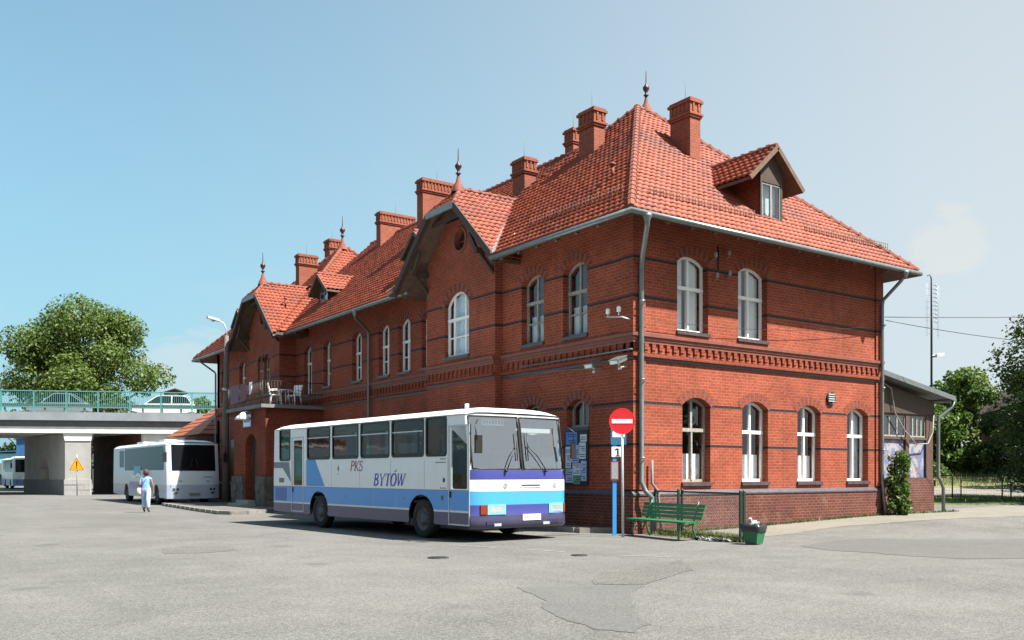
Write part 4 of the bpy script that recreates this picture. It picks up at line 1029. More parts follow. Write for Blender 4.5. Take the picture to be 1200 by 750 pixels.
bus = thing('city_bus', 'old white and blue bus with purple lower band and lettering, nearest of the buses', 'bus', (11.06, 17.22, 0), R(3.5))
BL, BW = 10.55, 2.84
def bowf(u, z):
    s = abs(u - BW / 2) / (BW / 2)
    return .07 * s ** 3 + .09 * s ** 10 + (max(0, z - 1.62) * .15) + (max(0, .62 - z) * -.0) + (max(0, z - 2.93) * .9)
def bp(u, v, z): return (u, v, z)
def circ_arch(c, r, z0, n=10):
    """wheel-arch cut in the lower edge of a side panel"""
    a0 = math.asin(max(-1, (z0 - .5) / r)); return [(c + r * math.cos(t), .5 + r * math.sin(t)) for t in np.linspace(a0, math.pi - a0, n)]
FA, RA = 2.14, 7.5
def side_outline():
    pts = [(bowf(0, .36), .36)]
    pts += [(FA - .60, .36)] + [(FA - .56 * math.cos(t), .55 + .50 * math.sin(t)) for t in np.linspace(-.3, math.pi + .3, 14)] + [(FA + .60, .36)]
    pts += [(RA - .60, .36)] + [(RA - .56 * math.cos(t), .55 + .50 * math.sin(t)) for t in np.linspace(-.3, math.pi + .3, 14)] + [(RA + .60, .36)]
    pts += [(BL, .40), (BL, 1.4), (BL - .06, 2.9)]
    pts += [(bowf(0, z), z) for z in (2.9, 2.2, 1.62, 1.0)]
    return pts
def rrect(a0, a1, z0, z1, r=.08, n=4):
    out = []
    for cx, cz, s in ((a1 - r, z0 + r, -90), (a1 - r, z1 - r, 0), (a0 + r, z1 - r, 90), (a0 + r, z0 + r, 180)):
        for i in range(n + 1): out.append((cx + r * math.cos(R(s + 90 * i / n)), cz + r * math.sin(R(s + 90 * i / n))))
    return out
wins = [(1.07, 1.92), (2.03, 3.48), (3.62, 5.06), (5.21, 6.65), (6.82, 8.22)]
WZ0, WZ1 = 1.97, 2.88
doorF, doorR = (.16, .98), (8.47, 9.26)
TS = lambda a, z, d: (d, a, z)            # left side, d inward
TS2 = lambda a, z, d: (BW - d, a, z)      # right side
q = MB()
holesL = [rrect(a, b, WZ0, WZ1) for a, b in wins] + [rect(doorF[0], doorF[1], .37, 2.66), rect(doorR[0], doorR[1], .42, 2.64), rrect(9.38, 10.1, 1.95, 2.9)]
holesR = [rrect(a, b, WZ0, WZ1) for a, b in ((.5, 1.92),) + tuple(wins[1:])] + [rrect(8.45, 9.9, 1.95, 2.9)]
q.plate(side_outline(), holesL, TS, 0, .05, 0, 1); q.plate(side_outline(), holesR, TS2, 0, .05, 0, 1)
q.plate([(.05, .45), (BW - .05, .45), (BW - .05, 2.88), (.05, 2.88)], [rrect(.3, BW - .3, 1.7, 2.6)], lambda a, z, d: (a, BL + d - (max(0, z - 1.4) * .04), z), -.03, 0, 0, 1)
body = q.build('body', [side_m, M['black']], bus)
# roof: curved skin
q = MB(); nu, nv = 16, 14
def roofp(i, j):
    s = -1 + 2 * i / nu; t = j / nv; u = BW / 2 + s * BW / 2
    vf = bowf(u, 2.9) - .03; v = vf + (BL - .05 - vf) * t
    z = 2.895 + .19 * (1 - abs(s) ** 5.0) ** .7
    e = min(v - vf, .5); z -= max(0, .10 * (1 - min(1, (v - vf) / .35)) ** 2) * (1 - abs(s) ** 6); z -= max(0, .08 * (1 - min(1, (BL - v) / .4)) ** 2) * (1 - abs(s) ** 6)
    return (u, v, z)
tgrid = [0, .008, .02, .04, .08, .2, .35, .5, .65, .8, .9, .95, .98, .992, 1]
def rp2(i, j):
    s = -1 + 2 * i / nu; u = BW / 2 + s * BW / 2; vf = bowf(u, 2.9) - .03; v = vf + (BL - .05 - vf) * tgrid[j]
    z = 2.895 + .19 * max(0, 1 - abs(s) ** 5.0) ** .7
    z -= .13 * (1 - min(1, (v - vf) / .45)) ** 2 * (1 - abs(s) ** 6) + .08 * (1 - min(1, (BL - .05 - v) / .4)) ** 2 * (1 - abs(s) ** 6)
    return (u, v, z)
V = [rp2(i, j) for j in range(15) for i in range(nu + 1)]
q.faces(V, [(j * (nu + 1) + i, j * (nu + 1) + i + 1, (j + 1) * (nu + 1) + i + 1, (j + 1) * (nu + 1) + i) for j in range(14) for i in range(nu)], 0, True)
ro = q.build('roof', roof_m, bus)
q = MB()
for v in (2.2, 5.0, 8.0): q.obox((BW / 2, v, 3.10), (.35, 0, 0), (0, .4, 0), (0, 0, .035))
q.tube([(.35, .75, 3.04), (.35, .75, 3.16)], .05, 8)
q.build('roof_hatch', roof_m, ro)
q = MB(); q.tube([(-.012, .3, 2.9), (-.012, BL - .2, 2.89)], .018, 6); q.build('rain_gutter', M['galv'], bus)
# front: panels with windscreen opening
fu = [0, .03, .06, .10, .16, .22, .3, .42, .6, 1.0, 1.38, 1.45, 1.8, 2.2, 2.45, 2.56, 2.64, 2.7, 2.74, 2.78, 2.81, BW]
fz = [.30, .36, .5, .61, .84, 1.15, 1.41, 1.62, 1.66, 2.0, 2.5, 2.86, 2.92]
q = MB(); 
for i in range(len(fu) - 1):
    for j in range(len(fz) - 1):
        zc = (fz[j] + fz[j + 1]) / 2; uc = (fu[i] + fu[i + 1]) / 2
        inwin = 1.66 < zc < 2.86 and (.06 < uc < 1.38 or 1.45 < uc < 2.78)
        if inwin: continue
        P = [(u, bowf(u, z) + (.05 if z < .35 else 0) - (.03 * smooth(.62, .5, z) if .3 < z < .62 else 0), z) for u, z in ((fu[i], fz[j]), (fu[i + 1], fz[j]), (fu[i + 1], fz[j + 1]), (fu[i], fz[j + 1]))]
        q.face(P, 1 if zc > 1.62 and zc < 2.88 and 1.38 < uc < 1.45 else 0, smooth=True)
fr = q.build('front_panel', [front_m, M['black']], bus)
for nm, (a, b) in (('l', (.06, 1.38)), ('r', (1.45, 2.78))):
    q = MB(); us = np.linspace(a, b, 9); zs = np.linspace(1.66, 2.86, 6)
    for i in range(8):
        for j in range(5): q.face([(u, bowf(u, z) + .012, z) for u, z in ((us[i], zs[j]), (us[i + 1], zs[j]), (us[i + 1], zs[j + 1]), (us[i], zs[j + 1]))], 0, smooth=True)
    w_ = q.build('windscreen', M['ws_glass'], bus)
    g_ = MB()
    rim = [(u, 1.66) for u in us] + [(b, z) for z in zs] + [(u, 2.86) for u in us[::-1]] + [(a, z) for z in zs[::-1]]
    g_.tube([(u, bowf(u, z) - .002, z) for u, z in rim], .018, 6); g_.build('seal', M['black'], w_)
    # wiper
    x0 = .9 if nm == 'l' else 2.1; x1 = 1.28 if nm == 'l' else 1.6
    wp = MB(); wp.tube([(x0, bowf(x0, 1.62) - .05, 1.62), ((x0 + x1) / 2, bowf(1.2, 1.9) - .05, 1.95), (x1, bowf(x1, 2.2) - .04, 2.2)], .012, 6); wp.tube([(x1 - .02, bowf(x1, 1.9) - .03, 1.85), (x1, bowf(x1, 2.4) - .03, 2.5)], .013, 6); wp.lathe([(0, .03), (.035, .02), (.035, -.03), (0, -.03)], (x0, bowf(x0, 1.6) - .03, 1.62), 8)
    wp.build('wiper', M['black'], bus)
# windscreen signs
q = MB(); q.obox((.77, .32, 2.73), (.32, 0, 0), (0, .005, .0), (0, .012, .075)); sgn = q.build('destination_sign', M['white_sign'], bus)
q = MB()
for i in range(7): q.obox((.52 + i * .085, .305, 2.73), (.022 if i % 3 else .03, 0, 0), (0, .002, 0), (0, .006, .036))
q.build('lettering', mat('sign_grey', (.3, .33, .36), .6), sgn)
q = MB(); q.box(1.6, 2.5, .3, .306, 2.52, 2.62); q.face([(1.45, .31, 2.62), (2.4, .31, 2.62), (2.4, .31, 2.55), (1.95, .31, 2.47), (1.45, .31, 2.57)]); q.build('pennant', M['white_sign'], bus)
# lights, plate, emblems
for a, b, lb in ((.36, .92, 0), (2.42, 2.6, 1)):
    pass
for cx_, hw_ in ((.65, .25), (2.46, .25)):
    f0 = lambda u, z: bowf(u, z) - .012
    q = MB(); q.plate(rect(cx_ - hw_, cx_ + hw_, .62, .85), [rrect(cx_ - .17, cx_ + .17, .665, .81, .03)], lambda a, z, d: (a, bowf(a, z) + d, z), -.02, .02); h_ = q.build('headlight', mat('headlight_surround', (.16, .42, .65), .35), bus)
    q = MB(); q.plate(rrect(cx_ - .168, cx_ + .168, .667, .808, .03), [], lambda a, z, d: (a, bowf(a, z) + d, z), -.016, -.01); q.build('lens', mat('lamp_glass', (.6, .62, .62), .15, metal=.6, var=.3, vscale=30), h_)
q = MB(); q.plate(rect(.22, .38, .63, .84), [], lambda a, z, d: (a, bowf(a, z) + d, z), -.03, .02); q.build('indicator', mat('amber', (.36, .05, .015), .3), bus)
q = MB(); q.plate(rect(2.73, 2.82, .63, .84), [], lambda a, z, d: (a, bowf(a, z) + d, z), -.03, .02); q.build('indicator', mat('amber2', (.5, .09, .02), .3), bus)
q = MB(); q.box(1.38, 1.92, -.045, -.025, .47, .61); pl_ = q.build('number_plate', M['white_sign'], bus)
q = MB()
for i in range(7): q.box(1.44 + i * .062, 1.44 + i * .062 + .034, -.048, -.0455, .51, .58)
q.build('lettering', mat('plate_ink', (.35, .36, .38), .6), pl_)
q = MB(); q.box(1.36, 1.92, -.02, .0, 1.27, 1.30); q.box(1.33, 1.95, -.012, -.002, 1.235, 1.335, 1); q.build('grille_slot', [M['black'], M['white_frame']], bus)
for cx_ in (.9, 2.42):
    q = MB(); y_ = bowf(cx_, 1.28) - .01
    q.lathe([(.045, 0), (.056, 0), (.056, -.008), (.045, -.008), (.045, 0)], (cx_, y_, 1.28), 16, 0, 'y')
    for a in (90, 210, 330): q.beam((cx_, y_ - .004, 1.28), (cx_ + .045 * math.cos(R(a)), y_ - .004, 1.28 + .045 * math.sin(R(a))), .009, .006)
    q.build('emblem', mat('emblem_red', (.55, .38, .34), .5), bus)
q = MB(); q.box(.35, 2.5, -.02, .03, .40, .47, 0); q.box(.55, .75, -.04, -.021, .36, .42, 1); q.box(2.0, 2.2, -.04, -.021, .36, .42, 1); q.build('bumper', [mat('bumper_dark', (.05, .045, .12), .4), M['galv']], bus)
# side windows
for (a, b) in wins + [(9.38, 10.1)]:
    z0, z1 = (WZ0, WZ1) if a < 9 else (1.95, 2.9)
    q = MB(); q.plate(rrect(a - .02, b + .02, z0 - .02, z1 + .02, .09), [rrect(a + .03, b - .03, z0 + .03, z1 - .03)], TS, -.012, .03); 
    if 2 < a < 9: q.box(-.008, .012, a + .02, b - .02, 2.56, 2.59, 1)
    wo_ = q.build('window', [M['black'], M['galv']], bus)
    g_ = MB(); g_.plate(rrect(a + .01, b - .01, z0 + .01, z1 - .01), [], TS, .012, .017, back=False); g_.build('pane', M['bus_glass'], wo_)
for (a, b) in ((.5, 1.92),) + tuple(wins[1:]) + ((8.45, 9.9),):
    q = MB(); q.plate(rrect(a - .02, b + .02, WZ0 - .02, WZ1 + .02, .09), [rrect(a + .03, b - .03, WZ0 + .03, WZ1 - .03)], TS2, -.012, .03); wo_ = q.build('window', M['black'], bus)
    g_ = MB(); g_.plate(rrect(a + .01, b - .01, WZ0 + .01, WZ1 - .01), [], TS2, .012, .017, back=False); g_.build('pane', M['bus_glass'], wo_)
# curtains
def bcurt(a, b, z0, z1, m, nm='curtain'):
    q = MB(); n = int((b - a) / .04) + 2
    for i in range(n):
        u0, u1 = a + (b - a) * i / n, a + (b - a) * (i + 1) / n
        q.face([TS(u0, z0, .09 + .015 * math.sin(i * 1.7)), TS(u1, z0, .09 + .015 * math.sin((i + 1) * 1.7)), TS(u1, z1, .09 + .015 * math.sin((i + 1) * 1.7)), TS(u0, z1, .09 + .015 * math.sin(i * 1.7))], smooth=True)
    q.build(nm, m, bus)
oc = mat('ochre_curtain', (.30, .13, .045), .9, var=.2, vscale=8); gc = mat('green_curtain', (.08, .42, .33), .9, var=.45, vscale=3)
bcurt(1.5, 1.86, 1.98, 2.86, oc); bcurt(9.42, 10.06, 1.97, 2.75, gc); bcurt(8.52, 9.2, 1.35, 2.3, gc); bcurt(3.3, 3.46, 1.98, 2.86, oc); bcurt(6.5, 6.62, 1.98, 2.86, oc); bcurt(4.95, 5.05, 1.98, 2.86, oc)
# doors
for (a, b), (z0, z1), g0 in ((doorF, (.37, 2.66), 1.2), (doorR, (.42, 2.64), 1.2)):
    q = MB(); fwd = .07
    q.plate(rect(a + .01, b - .01, z0 + .01, z1 - .01), [rrect(a + .1, b - .1, g0, z1 - .1, .04)], TS, .006, .04, 0)
    d_ = q.build('door', side_m if True else 0, bus)
    g_ = MB(); g_.plate(rrect(a + .09, b - .09, g0 - .01, z1 - .09, .04), [], TS, .02, .026, back=False); g_.build('pane', M['bus_glass'], d_)
    h_ = MB(); h_.plate(rect(a - .005, b + .005, z0, z1), [rect(a + .025, b - .025, z0 + .03, z1 - .03)], TS, -.008, .004); h_.build('door_frame', M['galv'], d_)
    h_ = MB(); h_.box(-.02, .004, b - .09, b - .05, 1.0, 1.14); h_.build('handle', M['black'], d_)
# livery shapes and lettering on the side
def flat(nm, pts, m, d=-.004, hole=None):
    q = MB(); q.plate(pts, hole or [], TS, d, -.0005); return q.build(nm, m, bus)
lb_m = mat('livery_blue', (.05, .26, .62), .3); gw_m = mat('livery_grey', (.13, .14, .20), .3); bl_m = mat('livery_dark_blue', (.04, .10, .36), .3)
flat('blue_wedge', [(8.28, 1.95), (7.72, 1.95), (7.13, 1.19), (8.28, 1.19)], lb_m)
flat('grey_wedge', [(10.52, 1.9), (9.45, 1.9), (9.32, 1.3), (9.9, 1.72), (10.54, 1.72)], gw_m)
flat('side_panel', [(10.42, 1.12), (9.62, 1.12), (9.62, .74), (10.42, .74)], bl_m)
flat('vent_grille', rect(9.8, 10.15, 1.28, 1.42), mat('vent_grey', (.3, .31, .32), .6))
flat('body_seam', rect(4.4, 4.41, .72, 1.14), M['galv'], -.002); flat('body_seam', rect(3.25, 3.26, .72, 1.14), M['galv'], -.002)
for v_ in (1.02, 2.0, 3.55, 5.13, 6.73, 8.33): flat('body_seam', rect(v_ - .004, v_ + .004, 1.19, 1.93), mat('seam', (.3, .31, .33), .5), -.0016)
flat('filler_cap', [(1.17 + .045 * math.cos(i * .52), 1.40 + .055 * math.sin(i * .52)) for i in range(12)], M['black'], -.006)
flat('side_reflector', rect(1.2, 1.28, .93, 1.04), mat('reflector', (.25, .06, .1), .3), -.008); flat('side_reflector', rect(2.9, 2.94, .92, .96), mat('reflector2', (.5, .15, .05), .3), -.006); flat('side_reflector', rect(5.9, 5.94, .92, .96), mat('reflector3', (.5, .15, .05), .3), -.006)
for i, (a, z) in enumerate(((1.1, 1.88), (1.1, 1.8), (1.1, 1.2))):
    q = MB()
    for j in range(5 + 4 * (i == 1)): q.box(-.003, -.0008, a + j * .05, a + j * .05 + .03, z, z + .025)
    q.build('small_print', M['black'], bus)
TSF = lambda a, z, d: (d, -a, z)       # text runs towards the front of the bus
glyphs('PKS', TSF, -5.66, 1.62, .27).build('lettering', mat('livery_maroon', (.25, .012, .04), .4), bus, fix=False)
glyphs('BYTOW', TSF, -4.42, 1.24, .31).build('lettering', mat('livery_text_blue', (.02, .03, .36), .4), bus, fix=False)
q = MB()
q.plate([(-6.36, 1.74), (-6.28, 1.74), (-6.28, 1.66), (-6.32, 1.60), (-6.36, 1.66)], [], TSF, -.003, -.0008); q.plate([(-6.345, 1.78), (-6.295, 1.78), (-6.295, 1.75), (-6.345, 1.75)], [], TSF, -.003, -.0008)
q.plate(rect(-6.38, -6.26, 1.535, 1.55), [], TSF, -.002, -.0008); q.build('crest', mat('crest_gold', (.32, .26, .10), .5, var=.5, vscale=30), bus)
# interior
q = MB(); q.box(.06, BW - .06, .4, BL - .1, .85, .9); q.box(.06, BW - .06, .15, .4, .5, 1.5); q.build('cabin_floor', mat('cabin', (.05, .045, .04), .9), bus)
seat_m = mat('seat_cloth', (.07, .035, .02), .9, var=.3)
q = MB()
for v in np.arange(2.3, 10, .78):
    if 8.3 < v < 9.3: continue
    for u in (.12, .58, 1.8, 2.26):
        q.box(u, u + .42, v, v + .42, 1.25, 1.38); q.obox((u + .21, v + .47, 1.7), (.21, 0, 0), (0, .05, 0), (0, .07, .36))
q.build('seats', seat_m, bus)
q = MB(); q.box(.2, 2.6, .3, .75, 1.3, 1.55, 0); q.tube([(.75 + .22 * math.cos(t), .82 - .05 * math.sin(t), 1.72 + .2 * math.sin(t)) for t in np.linspace(0, 2 * math.pi, 20)], .016, 6, 0); q.box(.5, 1.0, 1.25, 1.35, 1.2, 2.1, 0); q.build('dashboard', M['black'], bus)
q = MB(); q.tube([(.1, .0, 2.75), (-.12, -.22, 2.6), (-.1, -.25, 2.3)], .014, 6); q.obox((-.02, -.2, 2.2), (.09, 0, 0), (0, .03, 0), (0, 0, .2)); q.build('side_mirror', M['black'], bus)
q = MB(); q.tube([(BW - .05, .05, 2.7), (BW + .08, -.1, 2.55), (BW + .08, -.1, 2.2)], .014, 6); q.obox((BW + .07, -.08, 2.1), (.07, 0, 0), (0, .03, 0), (0, 0, .18)); q.build('side_mirror', M['black'], bus)
for (v, r_) in ((FA, .47), (RA, .47)):
    wheel(bus, .17, v, r_, .27, -1); wheel(bus, BW - .17, v, r_, .27, 1)
q = MB(); q.box(.35, BW - .35, .5, BL - .3, .42, .6)
for v in (FA, RA): 
    q.box(.02, .5, v - .62, v + .62, 1.0, 1.05); q.box(BW - .5, BW - .02, v - .62, v + .62, 1.0, 1.05); q.box(.45, .5, v - .62, v + .62, .4, 1.0); q.box(BW - .5, BW - .45, v - .62, v + .62, .4, 1.0); q.tube([(.2, v, .47), (BW - .2, v, .47)], .08, 8)
q.build('chassis', M['black'], bus)

M['coach_glass'] = mat('coach_glass', (.012, .014, .017), .12, spec=.16)
# second coach, white, facing the camera
def coach(loc, rz, L, label, side_c, name='touring_coach', lower=(.45, .47, .55)):
    c_ = thing(name, label, 'bus', loc, rz); W = 2.55; H = 3.2
    def bw(u, z):
        s = abs(u - W / 2) / (W / 2); return .14 * s ** 3 + .12 * s ** 8 + max(0, z - 1.5) * .12 + max(0, z - 2.95) * .5
    sm = band_mat(name + '_paint', [(1.0, side_c)], lower, .3)
    q = MB(); fu_ = np.linspace(0, W, 13); fz_ = [.32, .5, .7, .95, 1.2, 1.45, 1.68, 2.0, 2.4, 2.8, 2.98, 3.06]
    for i in range(12):
        for j in range(11):
            zc = (fz_[j] + fz_[j + 1]) / 2
            q.face([(u, bw(u, z) , z) for u, z in ((fu_[i], fz_[j]), (fu_[i + 1], fz_[j]), (fu_[i + 1], fz_[j + 1]), (fu_[i], fz_[j + 1]))], 1 if 1.68 < zc < 2.98 and 0 < i < 11 else 0, smooth=True)
    out = [(bw(0, .34), .34), (1.6, .34)] + [(2.2 - .52 * math.cos(t), .5 + .5 * math.sin(t)) for t in np.linspace(0, math.pi, 9)] + [(2.8, .34), (L - 3.9, .34)] + [(L - 3.3 - .52 * math.cos(t), .5 + .5 * math.sin(t)) for t in np.linspace(0, math.pi, 9)] + [(L - 2.7, .34), (L, .4), (L, 1.3), (L - .12, 3.0)] + [(bw(0, z), z) for z in (3.0, 2.3, 1.6, .9)]
    wn_ = rrect(.75, L - 2.9, 1.72, 2.92, .1); wn2 = rrect(L - 2.75, L - 1.6, 1.9, 2.85, .1)
    for T_, on in ((lambda a, z, d: (d, a, z), 1), (lambda a, z, d: (W - d, a, z), 1)): q.plate(out, [wn_, wn2], T_, 0, .05, 0)
    q.plate([(.03, .4), (W - .03, .4), (W - .03, 3.0), (.03, 3.0)], [], lambda a, z, d: (a, L - .02 - max(0, z - 1.3) * .06 + d, z), -.03, 0)
    nu_ = 14
    def rp_(i, j):
        s = -1 + 2 * i / nu_; u = W / 2 + s * W / 2; vf = bw(u, 3.0) - .01; tg = [0, .01, .03, .08, .5, .92, .98, 1]; v = vf + (L - .12 - vf) * tg[j]
        return (u, v, 3.0 + .22 * max(0, 1 - abs(s) ** 4) ** .7 - .12 * (1 - min(1, (v - vf) / .5)) ** 2 * (1 - abs(s) ** 6))
    q.faces([rp_(i, j) for j in range(8) for i in range(nu_ + 1)], [(j * (nu_ + 1) + i, j * (nu_ + 1) + i + 1, (j + 1) * (nu_ + 1) + i + 1, (j + 1) * (nu_ + 1) + i) for j in range(7) for i in range(nu_)], 0, True)
    q.build('body', [sm, M['coach_glass']], c_)
    for T_ in (lambda a, z, d: (d, a, z), lambda a, z, d: (W - d, a, z)):
        for wl in (wn_, wn2):
            g_ = MB(); g_.plate(wl, [], T_, .012, .02, back=False); g_.build('window', M['coach_glass'], c_)
    q = MB(); q.box(.06, W - .06, .5, L - .2, .9, .95)
    for v in np.arange(1.8, L - 1, .85):
        for u in (.12, .58, 1.6, 2.04): q.obox((u + .2, v, 1.75), (.2, 0, 0), (0, .06, 0), (0, .05, .45))
    q.box(.1, W - .1, .5, .9, 1.2, 1.6); q.build('interior', M['black'], c_)
    for v in (2.2, L - 3.3): wheel(c_, .17, v, .47, .27, -1); wheel(c_, W - .17, v, .47, .27, 1)
    q = MB(); q.box(.3, W - .3, .4, L - .3, .4, .7); q.build('chassis', M['black'], c_)
    F_ = lambda a, z, d: (a, bw(a, z) + d, z)
    for s in (1, -1):
        for k_, (du, zz, rr) in enumerate(((.3, .78, .065), (.47, .78, .065), (.38, .6, .07))):
            uc = du if s == 1 else W - du; q = MB(); q.plate([(uc + rr * math.cos(i * .524) * (1.5 if k_ == 2 else 1), zz + rr * math.sin(i * .524) * (.7 if k_ == 2 else 1)) for i in range(12)], [], F_, -.02, .01); q.build('headlight', mat('lamp_dark', (.12, .13, .14), .15, metal=.5), c_)
        q = MB(); u0 = -.18 if s == 1 else W + .18
        q.tube([(.05 if s == 1 else W - .05, .25, 2.95), (u0, -.12, 2.9), (u0, -.15, 2.6)], .02, 6); q.obox((u0, -.12, 2.35), (.08, 0, 0), (0, .04, 0), (0, 0, .24)); q.build('side_mirror', M['black'], c_)
        wp = MB(); x0 = W / 2 - s * .7; wp.tube([(x0, bw(x0, 1.7) - .03, 1.7), (x0 + s * .5, bw(1.2, 2.0) - .03, 1.85), (x0 + s * .62, bw(1.2, 2.3) - .02, 2.3)], .014, 5); wp.build('wiper', M['black'], c_)
    q = MB(); q.plate(rect(.55, W - .55, 1.16, 1.20), [], F_, -.012, .01); q.plate(rect(.15, W - .15, .93, .96), [], F_, -.012, .01); q.build('trim_line', M['black'], c_)
    q = MB(); q.plate(rect(W / 2 - .27, W / 2 + .27, .48, .6), [], F_, -.03, -.01); q.build('number_plate', mat('plate_dim', (.30, .30, .32), .5), c_)
    q = MB(); 
    for i in range(8): q.plate(rect(W - .85 + i * .06, W - .815 + i * .06, 1.36, 1.41), [], F_, -.008, .002)
    q.build('small_print', mat('print_blue', (.12, .18, .4), .5), c_)
    q = MB(); q.box(.5, W - .5, 2.5, 3.7, 3.2, 3.3); q.box(.5, W - .5, L - 5, L - 3.6, 3.2, 3.3); q.build('roof_hatch', roof_m, c_)
    return c_
c2 = coach((12.0, 46.1, 0), R(0), 12.0, 'white coach with black windscreen and grey lower side parked by the porch', (.56, .61, .68), 'touring_coach', (.36, .41, .52))
# side picture of the coach: pale flowing shapes
q = MB(); q.box(-.006, -.001, 5.4, 6.9, 1.35, 1.95); q.build('livery_blue_patch', mat('livery_cyan', (.10, .30, .50), .3), c2)
q = MB(); q.box(-.004, -.001, 3.2, 5.38, 1.3, 1.68); q.build('livery_pale_patch', mat('livery_pale', (.45, .55, .58), .3), c2)
q = MB(); ribbon(q, [(7.8, 1.55), (7.2, 1.35), (6.6, 1.42), (6.0, 1.5), (5.4, 1.4), (4.6, 1.36)], [.05, .16, .1, .2, .12, .04], lambda a, z, d: (d, a, z), -.008); q.build('livery_wave', M['white_sign'], c2, fix=False)
q = MB(); q.box(-.004, -.001, 2.9, 8.0, .72, 1.12); q.build('livery_mauve_panel', mat('livery_mauve', (.28, .28, .42), .4, var=.5, vscale=3), c2)
coach((12.05, 103.8, 0), R(0), 9.5, 'small pale city bus standing beyond the overpass in front of blue sheds', (.60, .66, .68), 'city_minibus', (.15, .22, .5))

# ------------------------------------------------------------------ street furniture near the corner
fa = R(-10)     # fence runs out from the wall
f_ = thing('mesh_fence', 'short dark green chain link fence panel jutting out from the building corner', 'fence', (16.13, 13.9, 0), fa)
FL = 3.55; gm = M['fence_green']
def post(par, y, h=1.15, x=0, m=gm):
    q = MB(); q.box(x - .025, x + .025, y - .025, y + .025, 0, h); q.lathe([(.036, h), (.03, h + .02), (0, h + .03)], (x, y, 0), 8); q.build('post', m, par)
for y in (0, .0 + .12): post(f_, y)
for y in (2.35, 2.5): post(f_, y)
post(f_, FL - .03)
for y0, y1 in ((.12, 2.35), (2.5, FL - .03)):
    q = MB(); q.box(-.018, .018, y0 + .026, y1 - .026, 1.08, 1.12); q.box(-.018, .018, y0 + .026, y1 - .026, .08, .11); q.build('rail', gm, f_)
    q = MB(); sp = .075; w = y1 - y0; h0, h1 = .11, 1.08
    c = -(h1 - h0)
    while c < w:
        for sgn in (1, -1):
            a = max(0, c); b = min(w, c + (h1 - h0)); 
            za, zb_ = h0 + (a - c), h0 + (b - c)
            if b - a > .03:
                pa, pb = ((y0 + a, za), (y0 + b, zb_)) if sgn > 0 else ((y1 - a, za), (y1 - b, zb_))
                q.tube([(.003 * sgn, *pa), (.003 * sgn, *pb)], .0018, 3, 0, False, False)
        c += sp
    q.build('chain_link', M['galv'], f_, fix=False)
# bench
b_ = thing('park_bench', 'green slatted park bench with iron legs in front of the mesh fence', 'bench', (15.36, 15.2, 0), R(-8))
bl = 2.4; b0 = -.35
q = MB()
for i in range(4): q.box(-.05 + i * .115, .05 + i * .115, b0, b0 + bl, .40, .44)
q.build('seat', M['bench_green'], b_)
q = MB()
for i in range(4): 
    z = .52 + i * .09; x = .44 + i * .03; q.obox((x, b0 + bl / 2, z), (.016, 0, -.004), (0, bl / 2, 0), (.012, 0, .034))
q.build('backrest', M['bench_green'], b_)
for y in (b0 + .28, b0 + bl - .28):
    q = MB(); q.tube([(-.02, y, .39), (.0, y, .3), (-.04, y, .15), (-.02, y, .05), (-.1, y, .0)], [.024, .022, .022, .024, .03], 8); q.build('leg', M['bench_green'], b_)
    q = MB(); q.tube([(.56, y, .9), (.47, y, .6), (.42, y, .42), (.38, y, .28), (.43, y, .14), (.5, y, .0)], [.02, .022, .024, .022, .024, .03], 8); q.tube([(.0, y, .38), (.2, y, .33), (.4, y, .38)], .018, 8); q.tube([(.12 + .07 * math.cos(t), y, .2 + .07 * math.sin(t)) for t in np.linspace(0, 5.5, 14)], .012, 6); q.build('leg', M['bench_green'], b_)
# litter bin
b_ = thing('litter_bin', 'green square litter bin with a black bag and rubbish sticking out', 'bin', (15.90, 13.42, 0), R(12)); b_.scale = (.78, .78, .86)
q = MB(); z0, z1 = .02, .46
def tap(h, s): return [(-s, -s, h), (s, -s, h), (s, s, h), (-s, s, h)]
q.faces(tap(z0, .175) + tap(z1, .255) + tap(z1, .235) + tap(.05, .16), [(0, 1, 5, 4), (1, 2, 6, 5), (2, 3, 7, 6), (3, 0, 4, 7), (4, 5, 9, 8), (5, 6, 10, 9), (6, 7, 11, 10), (7, 4, 8, 11), (3, 2, 1, 0), (8, 9, 13, 12), (9, 10, 14, 13), (10, 11, 15, 14), (11, 8, 12, 15), (12, 13, 14, 15)]); q.build('bucket', M['bin_green'], b_)
q = MB(); n = 24; rr = random.Random(3); ring = []
for lv, (h, s) in enumerate(((.33, .262), (.44, .285), (.52, .27), (.50, .21), (.40, .19))):
    for i in range(n):
        a = 2 * math.pi * i / n; cx_, sy_ = math.cos(a), math.sin(a); m_ = max(abs(cx_), abs(sy_)); j = rr.uniform(-.02, .02)
        ring.append((cx_ / m_ ** .8 * (s + j * .6), sy_ / m_ ** .8 * (s + j * .6), h + j * (1.6 if lv in (0, 2) else 1)))
q.faces(ring, [(l * n + i, l * n + (i + 1) % n, (l + 1) * n + (i + 1) % n, (l + 1) * n + i) for l in range(4) for i in range(n)], 0, True); q.face(ring[-n:]); q.build('bag', mat('bin_bag', (.02, .022, .026), .3), b_)
q = MB()
for i in range(7):
    a = rr.uniform(0, 6.28); r_ = rr.uniform(.02, .15); t = rr.uniform(-.5, .5); q.obox((r_ * math.cos(a) - .05, r_ * math.sin(a), .5 + rr.uniform(0, .09)), (.05, .03 * t, .02), (-.02, .05, .03 * t), (.01, -.01, .03))
q.obox((-.1, .05, .6), (.03, 0, .02), (0, .04, 0), (-.03, 0, .07)); q.build('rubbish', mat('rubbish', (.5, .5, .52), .6, var=.4, vscale=15), b_)
